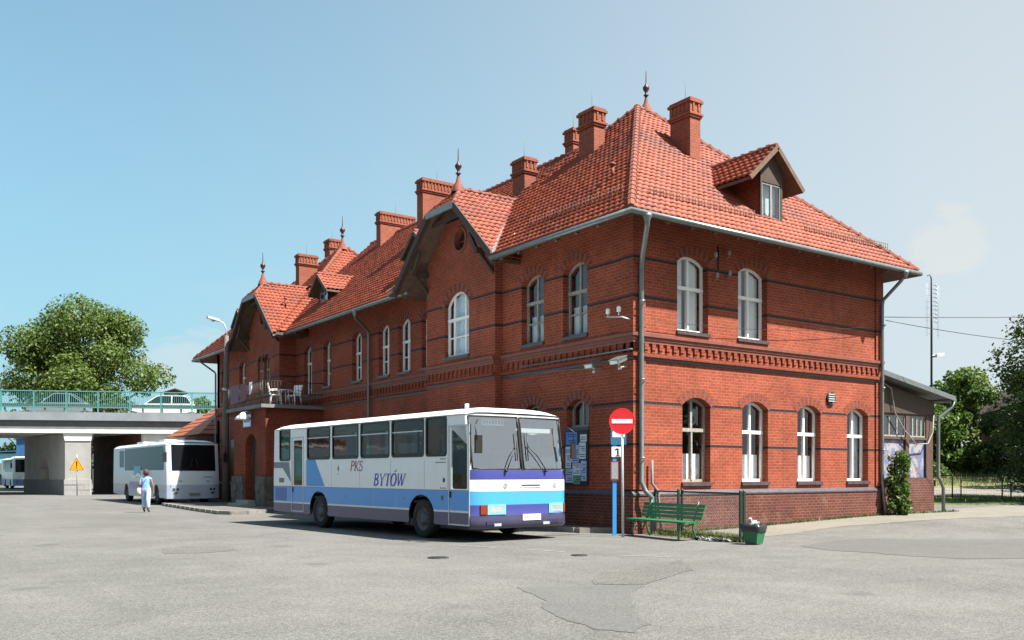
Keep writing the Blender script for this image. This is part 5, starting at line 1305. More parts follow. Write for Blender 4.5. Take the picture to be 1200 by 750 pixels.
# litter on the ground at the fence foot
q = MB(); rr = random.Random(9)
for i in range(26):
    x, y = 15.98 + rr.uniform(-.15, .2), 14.5 + rr.uniform(-.45, .75); s = rr.uniform(.03, .1); a = rr.uniform(0, 3); q.obox((x, y, .03 + rr.uniform(0, .03)), (s * math.cos(a), s * math.sin(a), .01), (-s * .6 * math.sin(a), s * .6 * math.cos(a), .02), (.0, .0, .006))
struct(q.build('litter', mat('litter_paper', (.42, .42, .46), .8, var=.4, vscale=7)), 'stuff')
# bus stop post
s_ = thing('bus_stop_sign', 'blue bus stop post with number one plate and timetable frame', 'sign', tuple(FW * 23.0 + RT * 2.56), R(-29))
q = MB(); q.box(-.048, .048, -.03, .03, 0, 2.62); q.build('post', M['blue_sign'], s_)
q = MB(); q.box(-.10, .29, -.052, -.032, 2.27, 2.68); q.build('stop_plate', mat('stop_blue', (.05, .22, .42), .4), s_)
q = MB(); q.box(-.06, .25, -.056, -.0525, 2.46, 2.6); q.build('bus_symbol', M['white_sign'], s_)
q = MB(); q.box(-.08, .20, -.05, -.032, 1.97, 2.22); np_ = q.build('number_plate', M['white_sign'], s_)
q = MB(); q.box(.055, .1, -.0535, -.0503, 1.99, 2.18); q.obox((.035, -.052, 2.155), (.03, 0, .018), (0, .0012, 0), (-.008, 0, .016)); q.box(.02, .135, -.0538, -.0503, 1.985, 2.005); q.build('numeral', M['black'], np_)
q = MB(); q.box(-.11, .10, -.055, -.032, 1.38, 1.86); tf_ = q.build('timetable_frame', mat('frame_red', (.3, .06, .06), .5), s_)
q = MB(); q.box(-.085, .075, -.058, -.0553, 1.42, 1.83); q.build('timetable', mat('timetable_grey', (.42, .43, .45), .5, var=.2, vscale=12), tf_)
# no entry sign
s_ = thing('no_entry_sign', 'round red no entry sign on a grey pole at the building corner', 'sign', tuple(FW * 22.35 + RT * 2.70), R(-35))
q = MB(); q.tube([(0, .03, 0), (-.03, .03, 3.1)], .033, 10); q.build('pole', M['galv'], s_)
q = MB(); q.lathe([(0, -.012), (.292, -.012), (.312, -.016), (.318, -.008), (.312, .0), (0, .0)], (-.03, -.015, 2.82), 36, 0, 'y', False); dsk = q.build('disc', M['red_sign'], s_)
q = MB(); q.box(-.03 - .25, -.03 + .25, -.034, -.0285, 2.82 - .05, 2.82 + .05); q.build('white_bar', M['white_sign'], dsk)
# street lamp by the coach
s_ = thing('street_lamp', 'leaning concrete lamp post with a cobra head lamp between coach and porch', 'street lamp', (14.87, 46.3, .12))
q = MB(); q.tube([(0, 0, 0), (.0, 0, 4.5), (.05, 0, 8.4)], [.20, .155, .10], 10); q.build('pole', M['concrete_pole'], s_)
q = MB(); q.tube([(.05, 0, 8.2), (.04, 0, 8.7), (-.1, 0, 9.0), (-.35, 0.05, 9.15)], .035, 8); q.build('arm', M['galv'], s_)
q = MB(); q.obox((-.6, .08, 9.2), (.3, 0, -.06), (0, .12, 0), (.012, 0, .06)); q.lathe([(0, -.1), (.1, -.06), (.12, .02)], (-.62, .08, 9.14), 10); q.build('lamp_head', M['galv'], s_)
q = MB(); q.lathe([(.205, 5.6), (.17, 5.62), (.17, 5.72), (.205, 5.74)], (0, 0, 0), 10); q.tube([(.0, -.17, 5.5), (.1, -.4, 5.45)], .02, 5); q.build('clamp', M['steel'], s_)
# mast with aerial behind the annex
s_ = thing('aerial_mast', 'thin dark mast with a comb aerial and a lamp behind the lean-to', 'mast', (34.1, 20.0, .2))
q = MB(); q.tube([(0, 0, 0), (0, 0, 7.0), (-.02, 0, 9.0), (-.12, .02, 9.12), (-.25, .03, 9.05)], [.05, .04, .025, .015, .015], 8); q.build('pole', M['black'], s_)
q = MB()
for zz in np.arange(7.3, 8.8, .16):
    q.tube([(.0, 0, zz), (.3, .0, zz)], .012, 4); q.tube([(.3, -.02, zz - .05), (.3, -.02, zz + .05)], .012, 4)
for xx in (-.38, -.28, .42, .52): q.tube([(xx, 0, 6.7), (xx, 0, 8.75)], .0035, 4)
for zz in np.arange(6.8, 8.7, .25): q.tube([(-.38, 0, zz), (.0, 0, zz)], .005, 4); q.tube([(.3, 0, zz), (.52, 0, zz)], .005, 4)
q.build('aerial', M['zinc'], s_)
q = MB(); q.tube([(0, 0, 5.95), (.25, 0, 6.0)], .025, 6); q.obox((.5, 0, 6.02), (.27, 0, .05), (0, .1, 0), (0, 0, .06)); q.build('lamp_head', M['galv'], s_)
# overhead wires
def wire(a, b, sag, label, r=.012):
    a, b = Vector(a), Vector(b); q = MB(); q.tube([a.lerp(b, t) - Vector((0, 0, sag * 4 * t * (1 - t))) for t in np.linspace(0, 1, 24)], r, 5)
    tag(q.build('overhead_wire', M['black']), label, 'wire')
wire((26.9, CY - .1, 6.6), (52, 6.0, 8.6), .35, 'upper overhead wire running from the station corner to the right')
wire((26.95, CY - .1, 6.5), (46, 14.0, 6.9), .45, 'lower overhead wire sagging from the station corner to the right')
wire((16.1, CY - .16, 5.52), (26.9, CY - .16, 6.35), .25, 'thin wire strung across the sunlit brick wall', .006)

# ------------------------------------------------------------------ vegetation
def leaves(centers, radii, n, size, mats, name, parent, squash=.8, seed=1):
    rg = np.random.default_rng(seed); C = np.array(centers, dtype=float); Rr = np.array(radii, dtype=float)
    w = Rr ** 2; idx = rg.choice(len(C), n, p=w / w.sum())
    d = rg.normal(size=(n, 3)); d /= np.linalg.norm(d, axis=1)[:, None]
    rad = Rr[idx] * (rg.uniform(.35, 1.08, n) ** .6)
    P = C[idx] + d * rad[:, None] * np.array([1, 1, squash])
    nrm = d * .7 + rg.normal(size=(n, 3)) * .6 + np.array([0, 0, .35]); nrm /= np.linalg.norm(nrm, axis=1)[:, None]
    t = np.cross(nrm, rg.normal(size=(n, 3))); t /= np.linalg.norm(t, axis=1)[:, None]; b = np.cross(nrm, t)
    s = size * rg.uniform(.55, 1.35, n)[:, None]
    V = np.stack([P - t * s * .5, P + b * s * .32 + nrm * s * .08, P + t * s * .5, P - b * s * .32 + nrm * s * .08], 1).reshape(-1, 3)
    F = np.arange(4 * n).reshape(-1, 4)
    return npmesh(name, V, F, mats, parent, smooth=False)
def tree(loc, H, cw, label, lm, n, size, seed, trunk_h=None, name='tree', blobs=34, cx0=0, cat='tree', group=None, flat_=.8, low=.25):
    rg = random.Random(seed); t_ = thing(name, label, cat, loc, 0, group); th = trunk_h or H * .3
    tr = MB(); tr.tube([(0, 0, -.2), (.05, 0, th * .5), (0, .08, th), (.1, 0, H * .7)], [H * .03, H * .024, H * .02, H * .006], 10); 
    C, RR = [], []
    for i in range(blobs):
        a = rg.uniform(0, 6.283); zz = rg.uniform(low, .95); env = math.sin(math.pi * min(1, max(0.05, (zz - low + .12) / (1.1 - low)))) ** .6
        r_ = cw * .5 * env * math.sqrt(rg.uniform(.15, 1)); p = (r_ * math.cos(a), r_ * math.sin(a), zz * H)
        C.append(p); RR.append(cw * rg.uniform(.09, .19))
        if i % 2 == 0: tr.tube([(0, 0, th * rg.uniform(.7, 1.3)), (p[0] * .5, p[1] * .5, p[2] * .75), p], [H * .011, H * .007, H * .003], 6)
    for i in range(max(3, blobs // 7)):
        a = rg.uniform(0, 6.283); C.append((cw * .16 * math.cos(a), cw * .16 * math.sin(a), H * rg.uniform(low + .15, .78))); RR.append(cw * .2)
    tr.build('trunk', M['bark'], t_); leaves(C, RR, n, size, M[lm], 'crown', t_, flat_, seed)
    return t_
tree(cp(-40.0, 86, 0), 17.4, 13.2, 'large round lime green tree rising behind the overpass', 'leaf_lime', 56000, .30, 3, 5.5, blobs=62, low=.30)
tree(cp(25.5, 40.5, .2), 9.5, 7.4, 'dark leafy tree with drooping branches at the right edge by the wire fence', 'leaf_dark', 42000, .19, 8, 1.8, blobs=90, low=.12)
tree(cp(28.2, 47, .4), 7.6, 5.6, 'dark crown of a second tree behind the wire fence beside the large one', 'leaf_dark', 15000, .22, 18, 1.2, blobs=44, low=.1)
tree(cp(29.5, 66, .6), 7.2, 5.5, 'bright green bushy tree seen just past the lean-to roof', 'leaf_bright', 9000, .32, 12, 1.5, blobs=26, low=.1)
tree(cp(33.5, 70, .6), 8.8, 6.0, 'tall mid green tree behind the wire fence, right of the bushy one', 'leaf_bright', 9000, .34, 13, 1.5, blobs=26, low=.1)
tree(cp(38.5, 76, .6), 9.5, 7.0, 'mid green tree standing left of the brick house gable', 'leaf_lime', 9000, .36, 14, 1.5, blobs=26, low=.1)
tree(cp(34.0, 55, .6), 6.2, 6.5, 'low dark tree in front of the brick house beyond the fence', 'leaf_dark', 9000, .3, 15, 1.0, blobs=26, low=.08)
tree(cp(34.2, 62, .6), 4.2, 5.2, 'low dark shrubby tree behind the meadow next to the lean-to', 'leaf_dark', 8000, .3, 16, .8, blobs=24, low=.08)
for i, (la, de, h_, w_, lb) in enumerate(((-104, 165, 14, 20, 'pale green hillside tree under the overpass at the far left'), (-92, 175, 13, 18, 'pale green hillside tree behind the blue sheds'), (-82, 180, 13, 18, 'hillside tree half hidden behind the overpass pier'), (-72, 172, 12, 16, 'dark green tree seen through the second bridge opening'))):
    tree(cp(la, de, 0), h_, w_, lb, 'leaf_bright' if i < 3 else 'leaf_dark', 6000, .8, 30 + i, 3, blobs=22, low=.1)
for i, (la, de, h_, w_, lb) in enumerate(((-29.2, 84, 8.6, 5, 'small bush top showing behind the teal bridge railing'), (-33.6, 88, 8.8, 4.5, 'darker bush top behind the bridge railing beside the large tree'))):
    tree(cp(la, de, 0), h_, w_, lb, 'leaf_lime', 3500, .4, 40 + i, 3, blobs=14, low=.3)
tree(cp(-37.0, 86, 0), 6.0, 5.0, 'dark bush growing in the shade beside the bridge pier', 'leaf_dark', 4000, .4, 45, 1, blobs=16, low=.1)
rg = np.random.default_rng(77); C_, R_ = [], []
for x in np.arange(-40, 75, 3.2): C_ += [(x, -34 + rg.uniform(-3, 3), z) for z in (1.5, 4.5, 7.5 + rg.uniform(-1, 2))]; R_ += [2.6, 2.7, 2.3]
for y in np.arange(-30, 78, 3.2): C_ += [(-42 + rg.uniform(-3, 3), y, z) for z in (1.5, 4.5, 7.5 + rg.uniform(-1, 2))]; R_ += [2.6, 2.7, 2.3]
struct(leaves(C_, R_, 26000, 1.1, M['leaf_dark'], 'woods', None, 1.0, 78), 'stuff')
# sapling at the right corner of the wall
t_ = thing('sapling', 'leafy green sapling growing against the right corner of the station wall', 'plant', (27.15, 17.05, .2))
q = MB()
for i in range(7): 
    a = i * .9; q.tube([(0, 0, 0), (.12 * math.cos(a), .08 * math.sin(a), .8), (.28 * math.cos(a), .2 * math.sin(a), 1.5 + .1 * i)], [.018, .012, .004], 5)
q.build('stem', M['bark'], t_)
leaves([(.3 * math.cos(i * 2.4) * (.5 + (i % 5) / 6), .2 * math.sin(i * 2.4), .15 + i * .062) for i in range(30)], [.15 + .05 * (i % 3) - .002 * i for i in range(30)], 1500, .15, M['leaf_bright'], 'foliage', t_, 1.0, 5)
# grass tufts along the fence foot and the wall foot
def tufts(name, spots, n, h, m, spread, seed):
    rg = np.random.default_rng(seed); V = []; S_ = np.array(spots)
    i = rg.integers(0, len(S_), n); P = S_[i] + np.c_[rg.normal(size=(n, 2)) * spread, np.zeros(n)]
    a = rg.uniform(0, 6.28, n); l = h * rg.uniform(.4, 1.2, n); w = .006 + .01 * rg.uniform(size=n); lean = rg.normal(size=(n, 2)) * .35
    d = np.c_[np.cos(a), np.sin(a), np.zeros(n)] * w[:, None]; tip = P + np.c_[lean * l[:, None], l]
    V = np.stack([P - d, P + d, tip + d * .3, tip - d * .3], 1).reshape(-1, 3)
    return struct(npmesh(name, V, np.arange(4 * n).reshape(-1, 4), m, smooth=False), 'stuff')
tufts('grass', [(16.5 + .17 * t + .25, 14.6 + t, 0) for t in np.linspace(0, 2.6, 12)] + [(16.2 + .17 * t, 14.1 + t, 0) for t in np.linspace(0, 3, 10)], 2600, .13, M['leaf_dry'], .16, 2)
tufts('weeds', [(x, 17.33, rise(x, 17.3)) for x in np.linspace(18, 31, 60)], 1500, .09, M['leaf_weed'], .06, 4)

# ------------------------------------------------------------------ right background: bank, road strip, meadow, fence, house
def bank(name, rows, m, kind='structure', nx=24):
    V = []; la = np.linspace(13, 95, nx + 1)
    for de, z in rows:
        for l in la: V.append(tuple(cp(l * de / 48, de, z + .05 * math.sin(l * .9 + de))))
    F = [(j * (nx + 1) + i, j * (nx + 1) + i + 1, (j + 1) * (nx + 1) + i + 1, (j + 1) * (nx + 1) + i) for j in range(len(rows) - 1) for i in range(nx)]
    return struct(npmesh(name, V, F, m), kind)
bank('verge', [(38.5, .19), (39.0, .28), (41, .29), (50, .32)], M['grass'])
bank('lane', [(50, .26), (50.2, .33), (57.5, .66)], M['gravel'])
bank('meadow', [(57.5, .6), (57.8, .75), (68, 1.42), (110, 1.9), (240, 3.0)], M['meadow'])
rg = np.random.default_rng(21); n = 9000
la_ = rg.uniform(17, 46, n); de_ = rg.uniform(58, 67, n)
tufts('meadow_grass', [tuple(cp(l * d / 48, d, .75 + (d - 58) * .067)) for l, d in zip(la_[:3000], de_[:3000])], 9000, .5, M['leaf_dry'], .3, 6)
tufts('verge_grass', [tuple(cp(l * d / 48, d, .28)) for l, d in zip(rg.uniform(16, 46, 1500), rg.uniform(39.5, 46, 1500))], 9000, .22, M['leaf_weed'], .2, 7)
f_ = thing('wire_fence', 'long low wire fence with paired dark posts at the edge of the yard', 'fence', tuple(cp(20, 44.6, .28)))
fo_ = Vector(f_.location); dirv = RT
q0 = Vector((0, 0, 0))
for i in range(13):
    for e in (0, .42):
        p = dirv * (i * 2.42 - 1.5 + 1.55 + e) if False else dirv * (i * 2.42 + 1.35 + e)
        q = MB(); q.tube([p, p + Vector((0, 0, 1.22))], .035, 6); q.build('post', M['fence_green'], f_)
q = MB(); L_ = 33; q.tube([q0 + Vector((0, 0, 1.18)), dirv * L_ + Vector((0, 0, 1.18))], .03, 6); q.tube([q0 + Vector((0, 0, .15)), dirv * L_ + Vector((0, 0, .15))], .015, 6); q.build('rail', M['fence_green'], f_)
q = MB()
for i in range(int(L_ / .12)):
    q.tube([dirv * i * .12 + Vector((0, 0, .15)), dirv * i * .12 + Vector((0, 0, 1.18))], .0035, 3, 0, False)
for z in np.arange(.3, 1.1, .15): q.tube([Vector((0, 0, z)), dirv * L_ + Vector((0, 0, z))], .0035, 3, 0, False)
q.build('wire_mesh', M['galv'], f_, fix=False)
h_ = thing('brick_house', 'tall red brick house gable half hidden by trees beyond the meadow', 'house', tuple(cp(34.5, 63, .6)), R(-50))
q = MB(); q.plate([(0, 0), (9, 0), (9, 5.8), (4.5, 9.3), (0, 5.8)], [rect(2, 3, 1.2, 2.8), rect(5.5, 6.5, 1.2, 2.8), rect(3.9, 5.1, 4.4, 6)], lambda a, z, d: (a, d, z), 0, .3); q.box(0, .3, .3, 10, 0, 5.8); q.box(8.7, 9, .3, 10, 0, 5.8); q.box(.3, 8.7, 9.7, 10, 0, 5.8); q.build('wall', M['brick_old'], h_)
q = MB(); q.beam((-.5, 4.8, 5.45), (4.5, 4.8, 9.5), 11, .15); q.beam((9.5, 4.8, 5.45), (4.5, 4.8, 9.48), 11, .15); q.build('roof', M['wood_dark'], h_)
for a, b, z0, z1 in ((2, 3, 1.2, 2.8), (5.5, 6.5, 1.2, 2.8), (3.9, 5.1, 4.4, 6)):
    q = MB(); q.plate(rect(a + .01, b - .01, z0 + .01, z1 - .01), [rect(a + .08, (a + b) / 2 - .03, z0 + .08, z1 - .08), rect((a + b) / 2 + .03, b - .08, z0 + .08, z1 - .08)], lambda a, z, d: (a, d, z), .1, .16); w_ = q.build('window', M['white_frame'], h_)
    q = MB(); q.plate(rect(a + .03, b - .03, z0 + .03, z1 - .03), [], lambda a, z, d: (a, d, z), .12, .13); q.build('pane', M['bus_glass'], w_)

M['pier_concrete'] = mat('pier_concrete', (.59, .58, .555), .85, var=.16, vscale=.9, bump=.2)
M['fascia'] = mat('fascia', (.40, .43, .48), .85, var=.16, vscale=.8)
# ------------------------------------------------------------------ OVERPASS
bd = Vector((.904, -.428, 0)); bn = Vector((.428, .904, 0)); P0 = Vector((7.77, 73.98, 0))
ov = thing('road_overpass', 'pale concrete road overpass on wide piers crossing behind the station', 'bridge', tuple(P0), math.atan2(-.428, .904))
# local: x along the bridge, y back, z up
s0, s1, BWD = -45, 60, 11
q = MB(); q.box(s0, s1, -.25, BWD + .25, 5.35, 5.93); q.build('deck', M['fascia'], ov)
q = MB(); q.box(s0, s1, 0.1, .6, 4.9, 5.348, 1); q.box(s0, s1, -.02, .7, 4.45, 4.898, 0); q.box(s0, s1, BWD - .7, BWD, 4.45, 5.348, 0)
for y in (3, 5.5, 8): q.box(s0, s1, y - .4, y + .4, 4.5, 5.348, 0)
q.build('girder', [M['concrete_white'], M['concrete_grey']], ov)
q = MB(); q.box(s0, s1, .02, 10.8, 5.932, 5.95); q.build('roadway', M['asphalt_patch'], ov)
def to_local(v): 
    d = Vector(v) - P0; return Vector((d.dot(bd), d.dot(bn), v[2] if len(v) > 2 else 0))
a_ = to_local((11.83, 72.55, 0)); b_2 = to_local((13.46, 71.75, 0)); back = Vector((-.08 * bd.x + bd.y, -.08 * bn.x + bn.y, 0)); back = Vector((Vector((-.1, 1, 0)).dot(bd), Vector((-.1, 1, 0)).dot(bn), 0))
y_front = max(.15, 0.15)
def pier(x0, x1, yf, L_, hole=True):
    sh = back.x / back.y
    TL = lambda a, z, d: (x0 + d + sh * a, yf + a, z)
    q = MB()
    hl = [[(3.6, .0 + .02), (5.6, .02), (5.6, 1.9), (4.6, 3.1), (3.6, 1.9)]] if hole else []
    q.plate([(0, 0), (L_, 0), (L_, 4.44), (0, 4.44)], hl, TL, 0, x1 - x0, 0)
    o = q.build('pier', M['pier_concrete'], ov)
    q = MB(); rr = random.Random(4); n = 3
    for zz in range(3):
        k_ = 3 + zz % 2
        for i in range(k_): q.box(x0 + (x1 - x0) * i / k_ - .03, x0 + (x1 - x0) * (i + 1) / k_ - .035, yf - .09 - rr.uniform(0, .03), yf + .3, zz * .38, zz * .38 + .365)
    q.build('stone_base', M['pier_concrete'], o)
    q = MB(); TL2 = lambda a, z, d: (x0 + d + sh * a, yf + a, z); q.plate([(.31, 0), (L_, 0), (L_, 1.1), (.31, 1.1)], [], TL2, -.07, -.002); q.build('plinth', M['concrete_grey'], o)
    q = MB(); q.plate([(-.12, 4.44), (x1 - x0 + .12, 4.44), (x1 - x0, 3.9), (0, 3.9)], [], lambda a, z, d: (x0 + a, yf + d, z), -.05, .3); q.build('pier_head', M['concrete_white'], o)
xa = (Vector((11.83, 72.6, 0)) - P0).dot(bd); xb = (Vector((13.46, 72.18, 0)) - P0).dot(bd)
pier(xa, xb + .1, .12, 9.8)
xc = (Vector((17.2, 72.24, 0)) - P0).dot(bd)
q = MB(); sh = back.x / back.y
q.plate([(0, 0), (10, 0), (10, 4.44), (0, 4.44)], [], lambda a, z, d: (xc + .3 + d + sh * a, .25 + a, z), 0, 22); q.build('abutment', M['concrete_white'], ov)
q = MB(); q.plate([(.4, .02), (10, .02), (10, 4.43), (.4, 4.43)], [], lambda a, z, d: (xc + .24 + d + sh * a, .25 + a, z), 0, .05); q.build('abutment_side', M['brick_old'], ov)
pier(-14.5, -12.6, .12, 9.8, False)
# railing and crash barrier
r_ = thing('bridge_railing', 'teal steel railing with thin balusters along the edge of the overpass', 'railing', tuple(P0), math.atan2(-.428, .904))
for i, x in enumerate(np.arange(-30, 24, 2.15)):
    q = MB(); q.box(x - .045, x + .045, -.16, -.08, 5.93, 7.46); q.build('post', M['teal'], r_)
q = MB(); q.box(-31, 25, -.16, -.08, 7.40, 7.47); q.box(-31, 25, -.14, -.10, 6.28, 6.34); q.build('rail', M['teal'], r_)
q = MB()
for x in np.arange(-31, 25, .135): q.box(x - .012, x + .012, -.132, -.108, 6.34, 7.40)
q.build('balusters', M['teal'], r_, fix=False)
r_ = thing('crash_barrier', 'pale grey green steel crash barrier behind the bridge railing', 'barrier', tuple(P0), math.atan2(-.428, .904))
q = MB()
for z0, z1, y in ((6.27, 6.36, .25), (6.36, 6.46, .29), (6.46, 6.56, .25)): q.box(-31, 25, y, y + .02, z0 + .001, z1 - .001)
q.build('rail', M['guard'], r_)
for x in np.arange(-30.4, 24.5, 1.33):
    q = MB(); q.box(x - .06, x + .06, .32, .4, 5.95, 6.62); q.build('post', M['guard'], r_)

# cars on the overpass and beyond
def car(loc, rz, label, col, L=4.4, H=1.45, wagon=True, name='car'):
    c_ = thing(name, label, 'car', loc, rz); W = 1.72; pm_ = mat(name + '_paint', col, .25, metal=.3)
    prof_b = [(0, .35), (0.02, .62), (.12, .78), (1.1, .92), (L - .1, .95), (L, .7), (L, .35), (L - .5, .22), (.5, .22)]
    q = MB(); q.plate(prof_b, [], lambda a, z, d: (a, d, z), .0, W); 
    if wagon: cab = [(.95, .92), (1.75, H - .06), (2.1, H), (L - .75, H - .02), (L - .45, H - .1), (L - .12, .95)]
    else: cab = [(1.0, .92), (1.8, H - .05), (2.2, H), (3.0, H - .02), (3.9, .95)]
    def lay(t): return [(x, .06 + t * (1 if z > 1.0 else .2), z) for x, z in cab], [(x, W - .06 - t * (1 if z > 1.0 else .2), z) for x, z in cab]
    A, B = lay(.16); n = len(cab)
    for i in range(n - 1): q.face([A[i], A[i + 1], B[i + 1], B[i]], 1 if i == 0 or i == n - 2 else 0)
    q.face(A, 1); q.face(B, 1)
    q.build('body', [pm_, M['coach_glass']], c_)
    q = MB(); xs = [cab[1][0] + .05, cab[2][0] + .75, cab[-2][0] - .1]
    for side in (A, B):
        for i in range(n - 1): q.beam(side[i], side[i + 1], .05, .06)
        for x in xs[1:2]: 
            y = side[2][1]; q.beam((x, side[0][1], .93), (x, y, H - .03), .06, .05)
    q.box(cab[2][0] - .1, cab[-2][0], .24, W - .24, H - .015, H + .02); q.build('pillars', pm_, c_)
    for x in (.8, L - .85):
        for y in (.1, W - .1):
            w_ = MB(); w_.lathe([(0, -.09), (.2, -.09), (.3, -.08), (.31, 0), (.3, .08), (.2, .09), (0, .09)], (x, y, .31), 18, 0, 'y'); w_.build('wheel', M['rubber'], c_)
    for y in (.25, W - .25):
        h2 = MB(); h2.obox((.04, y, .68), (.03, 0, 0), (0, .16, 0), (0, 0, .07)); h2.build('headlight', M['white_sign'], c_)
    return c_
ang = math.atan2(-.428, .904)
def onbridge(s, y): p = P0 + bd * s + bn * y; return (p.x, p.y, 5.95)
car(onbridge(8.1, 3.2), ang, 'silver estate car driving across the overpass behind the railing', (.78, .79, .80), H=1.55)
car(onbridge(.6, 3.4), ang, 'pale blue car on the overpass near the left edge of the view', (.40, .48, .52), 4.2, 1.62, False, 'hatchback')
car(tuple(cp(-58.6, 108, 0)), R(200), 'dark small car parked beyond the overpass at the far left', (.03, .035, .05), 4.0, 1.45, False, 'parked_car')
# blue sheds beyond the overpass
def shed(loc, w, d, h, label, m, m2, rz=0):
    s_ = thing('blue_shed', label, 'shed', loc, rz)
    q = MB(); q.box(0, w, 0, d, 0, h); q.build('wall', m, s_)
    q = MB(); q.beam((-.3, d / 2, h + .15), (w + .3, d / 2, h + .45), d + .6, .15); q.build('roof', m2, s_)
    q = MB(); q.box(w * .3, w * .62, -.06, -.002, .0, h * .7); q.build('door', M['concrete_grey'], s_)
    return s_
mblue = mat('shed_blue', (.05, .19, .46), .5, var=.15, vscale=1); mcy = mat('shed_cyan', (.25, .5, .62), .5, var=.1)
shed(tuple(cp(-63.6, 118, 0)), 5.5, 4, 6.0, 'tall blue shed with a sloping roof behind the small city bus', mblue, mat('shed_roof', (.08, .22, .5), .5), R(-30))
shed(tuple(cp(-69.5, 122, 0)), 5.0, 4, 4.2, 'pale cyan kiosk at the far left beyond the overpass', mcy, mblue, R(-30))
shed(tuple(cp(-56.5, 124, 0)), 4.0, 4, 5.9, 'blue and white shed next to the bridge pier', M['concrete_white'], mblue, R(-30))
# warning sign at the pier
s_ = thing('warning_sign', 'yellow triangular warning sign with exclamation mark in front of the bridge pier', 'sign', tuple(cp(-30.7, 64.9, 0)), R(-35))
q = MB(); q.tube([(0, .03, 0), (0, .03, 2.9)], .04, 8); q.build('pole', mat('pole_pale', (.5, .56, .5), .5), s_)
def rtri(s, z0): 
    out = []
    for a in (90, 210, 330):
        cx_, cz_ = (s * .52) * math.cos(R(a)), (s * .52) * math.sin(R(a))
        for e in (-50, 0, 50): out.append((cx_ + .05 * math.cos(R(a + e)), z0 + cz_ + .05 * math.sin(R(a + e))))
    return out
q = MB(); q.plate(rtri(1.0, 2.0 + .1), [], lambda a, z, d: (a, d, z), -.02, 0); t_ = q.build('plate', M['yellow_sign'], s_)
q = MB(); q.plate(rtri(1.0, 2.1), [rtri(.86, 2.1)], lambda a, z, d: (a, d, z), -.026, -.0205); q.plate([(-.045, 2.42), (.045, 2.42), (.03, 2.06), (-.03, 2.06)], [], lambda a, z, d: (a, d, z), -.026, -.0205, 1); q.plate([(.045 * math.cos(i * .6), 1.97 + .045 * math.sin(i * .6)) for i in range(10)], [], lambda a, z, d: (a, d, z), -.026, -.0205, 1); q.build('symbol', [mat('sign_orange', (.55, .22, .01), .5), M['black']], t_)
# low house with orange roof beyond the station's far end
h_ = thing('low_outbuilding', 'low brick outbuilding with bright orange tiled roof past the far end of the station', 'building', (16.15, 52.2, 0))
q = MB(); q.box(.0, 7, 0, 6, 0, 3.75); q.build('wall', M['brick_old'], h_)
q = MB()
for j in range(9):
    t0, t1 = j / 9, (j + 1) / 9 + .02
    a0, a1 = Vector((-1.0, -.5, 3.75)).lerp(Vector((2.0, 3, 6.1)), t0), Vector((-1.0, -.5, 3.75)).lerp(Vector((2.0, 3, 6.1)), t1)
    b0_, b1_ = Vector((8.0, -.5, 3.75)).lerp(Vector((5.0, 3, 6.1)), t0), Vector((8.0, -.5, 3.75)).lerp(Vector((5.0, 3, 6.1)), t1)
    up = Vector((0, 0, .05)); q.face([a0 + up, b0_ + up, b1_, a1]); q.face([a0, b0_, b0_ + up, a0 + up])
    c0_, c1_ = Vector((-1.0, 6.5, 3.75)).lerp(Vector((2.0, 3, 6.1)), t0), Vector((-1.0, 6.5, 3.75)).lerp(Vector((2.0, 3, 6.1)), t1)
    q.face([c0_ + up, a0 + up, a1, c1_]); q.face([c0_, a0, a0 + up, c0_ + up])
    d0_, d1_ = Vector((8.0, 6.5, 3.75)).lerp(Vector((5.0, 3, 6.1)), t0), Vector((8.0, 6.5, 3.75)).lerp(Vector((5.0, 3, 6.1)), t1)
    q.face([d0_ + up, c0_ + up, c1_, d1_]); q.face([b0_ + up, d0_ + up, d1_, b1_])
q.face([(-1, -.5, 3.7), (8, -.5, 3.7), (8, 6.5, 3.7), (-1, 6.5, 3.7)]); q.build('roof', M['orange_tile'], h_, fix=False)
# distant house top behind the big tree
h_ = thing('distant_house', 'small piece of brown house wall showing right of the big tree', 'house', tuple(cp(-36.7, 97, 0)), R(-30))
q = MB(); q.box(0, 1.1, 0, 5, 0, 10.0); q.build('wall', M['brick_old'], h_); q = MB(); q.beam((-.1, 2.5, 10.1), (1.2, 2.5, 10.5), 5.2, .12); q.build('roof', M['wood_dark'], h_)

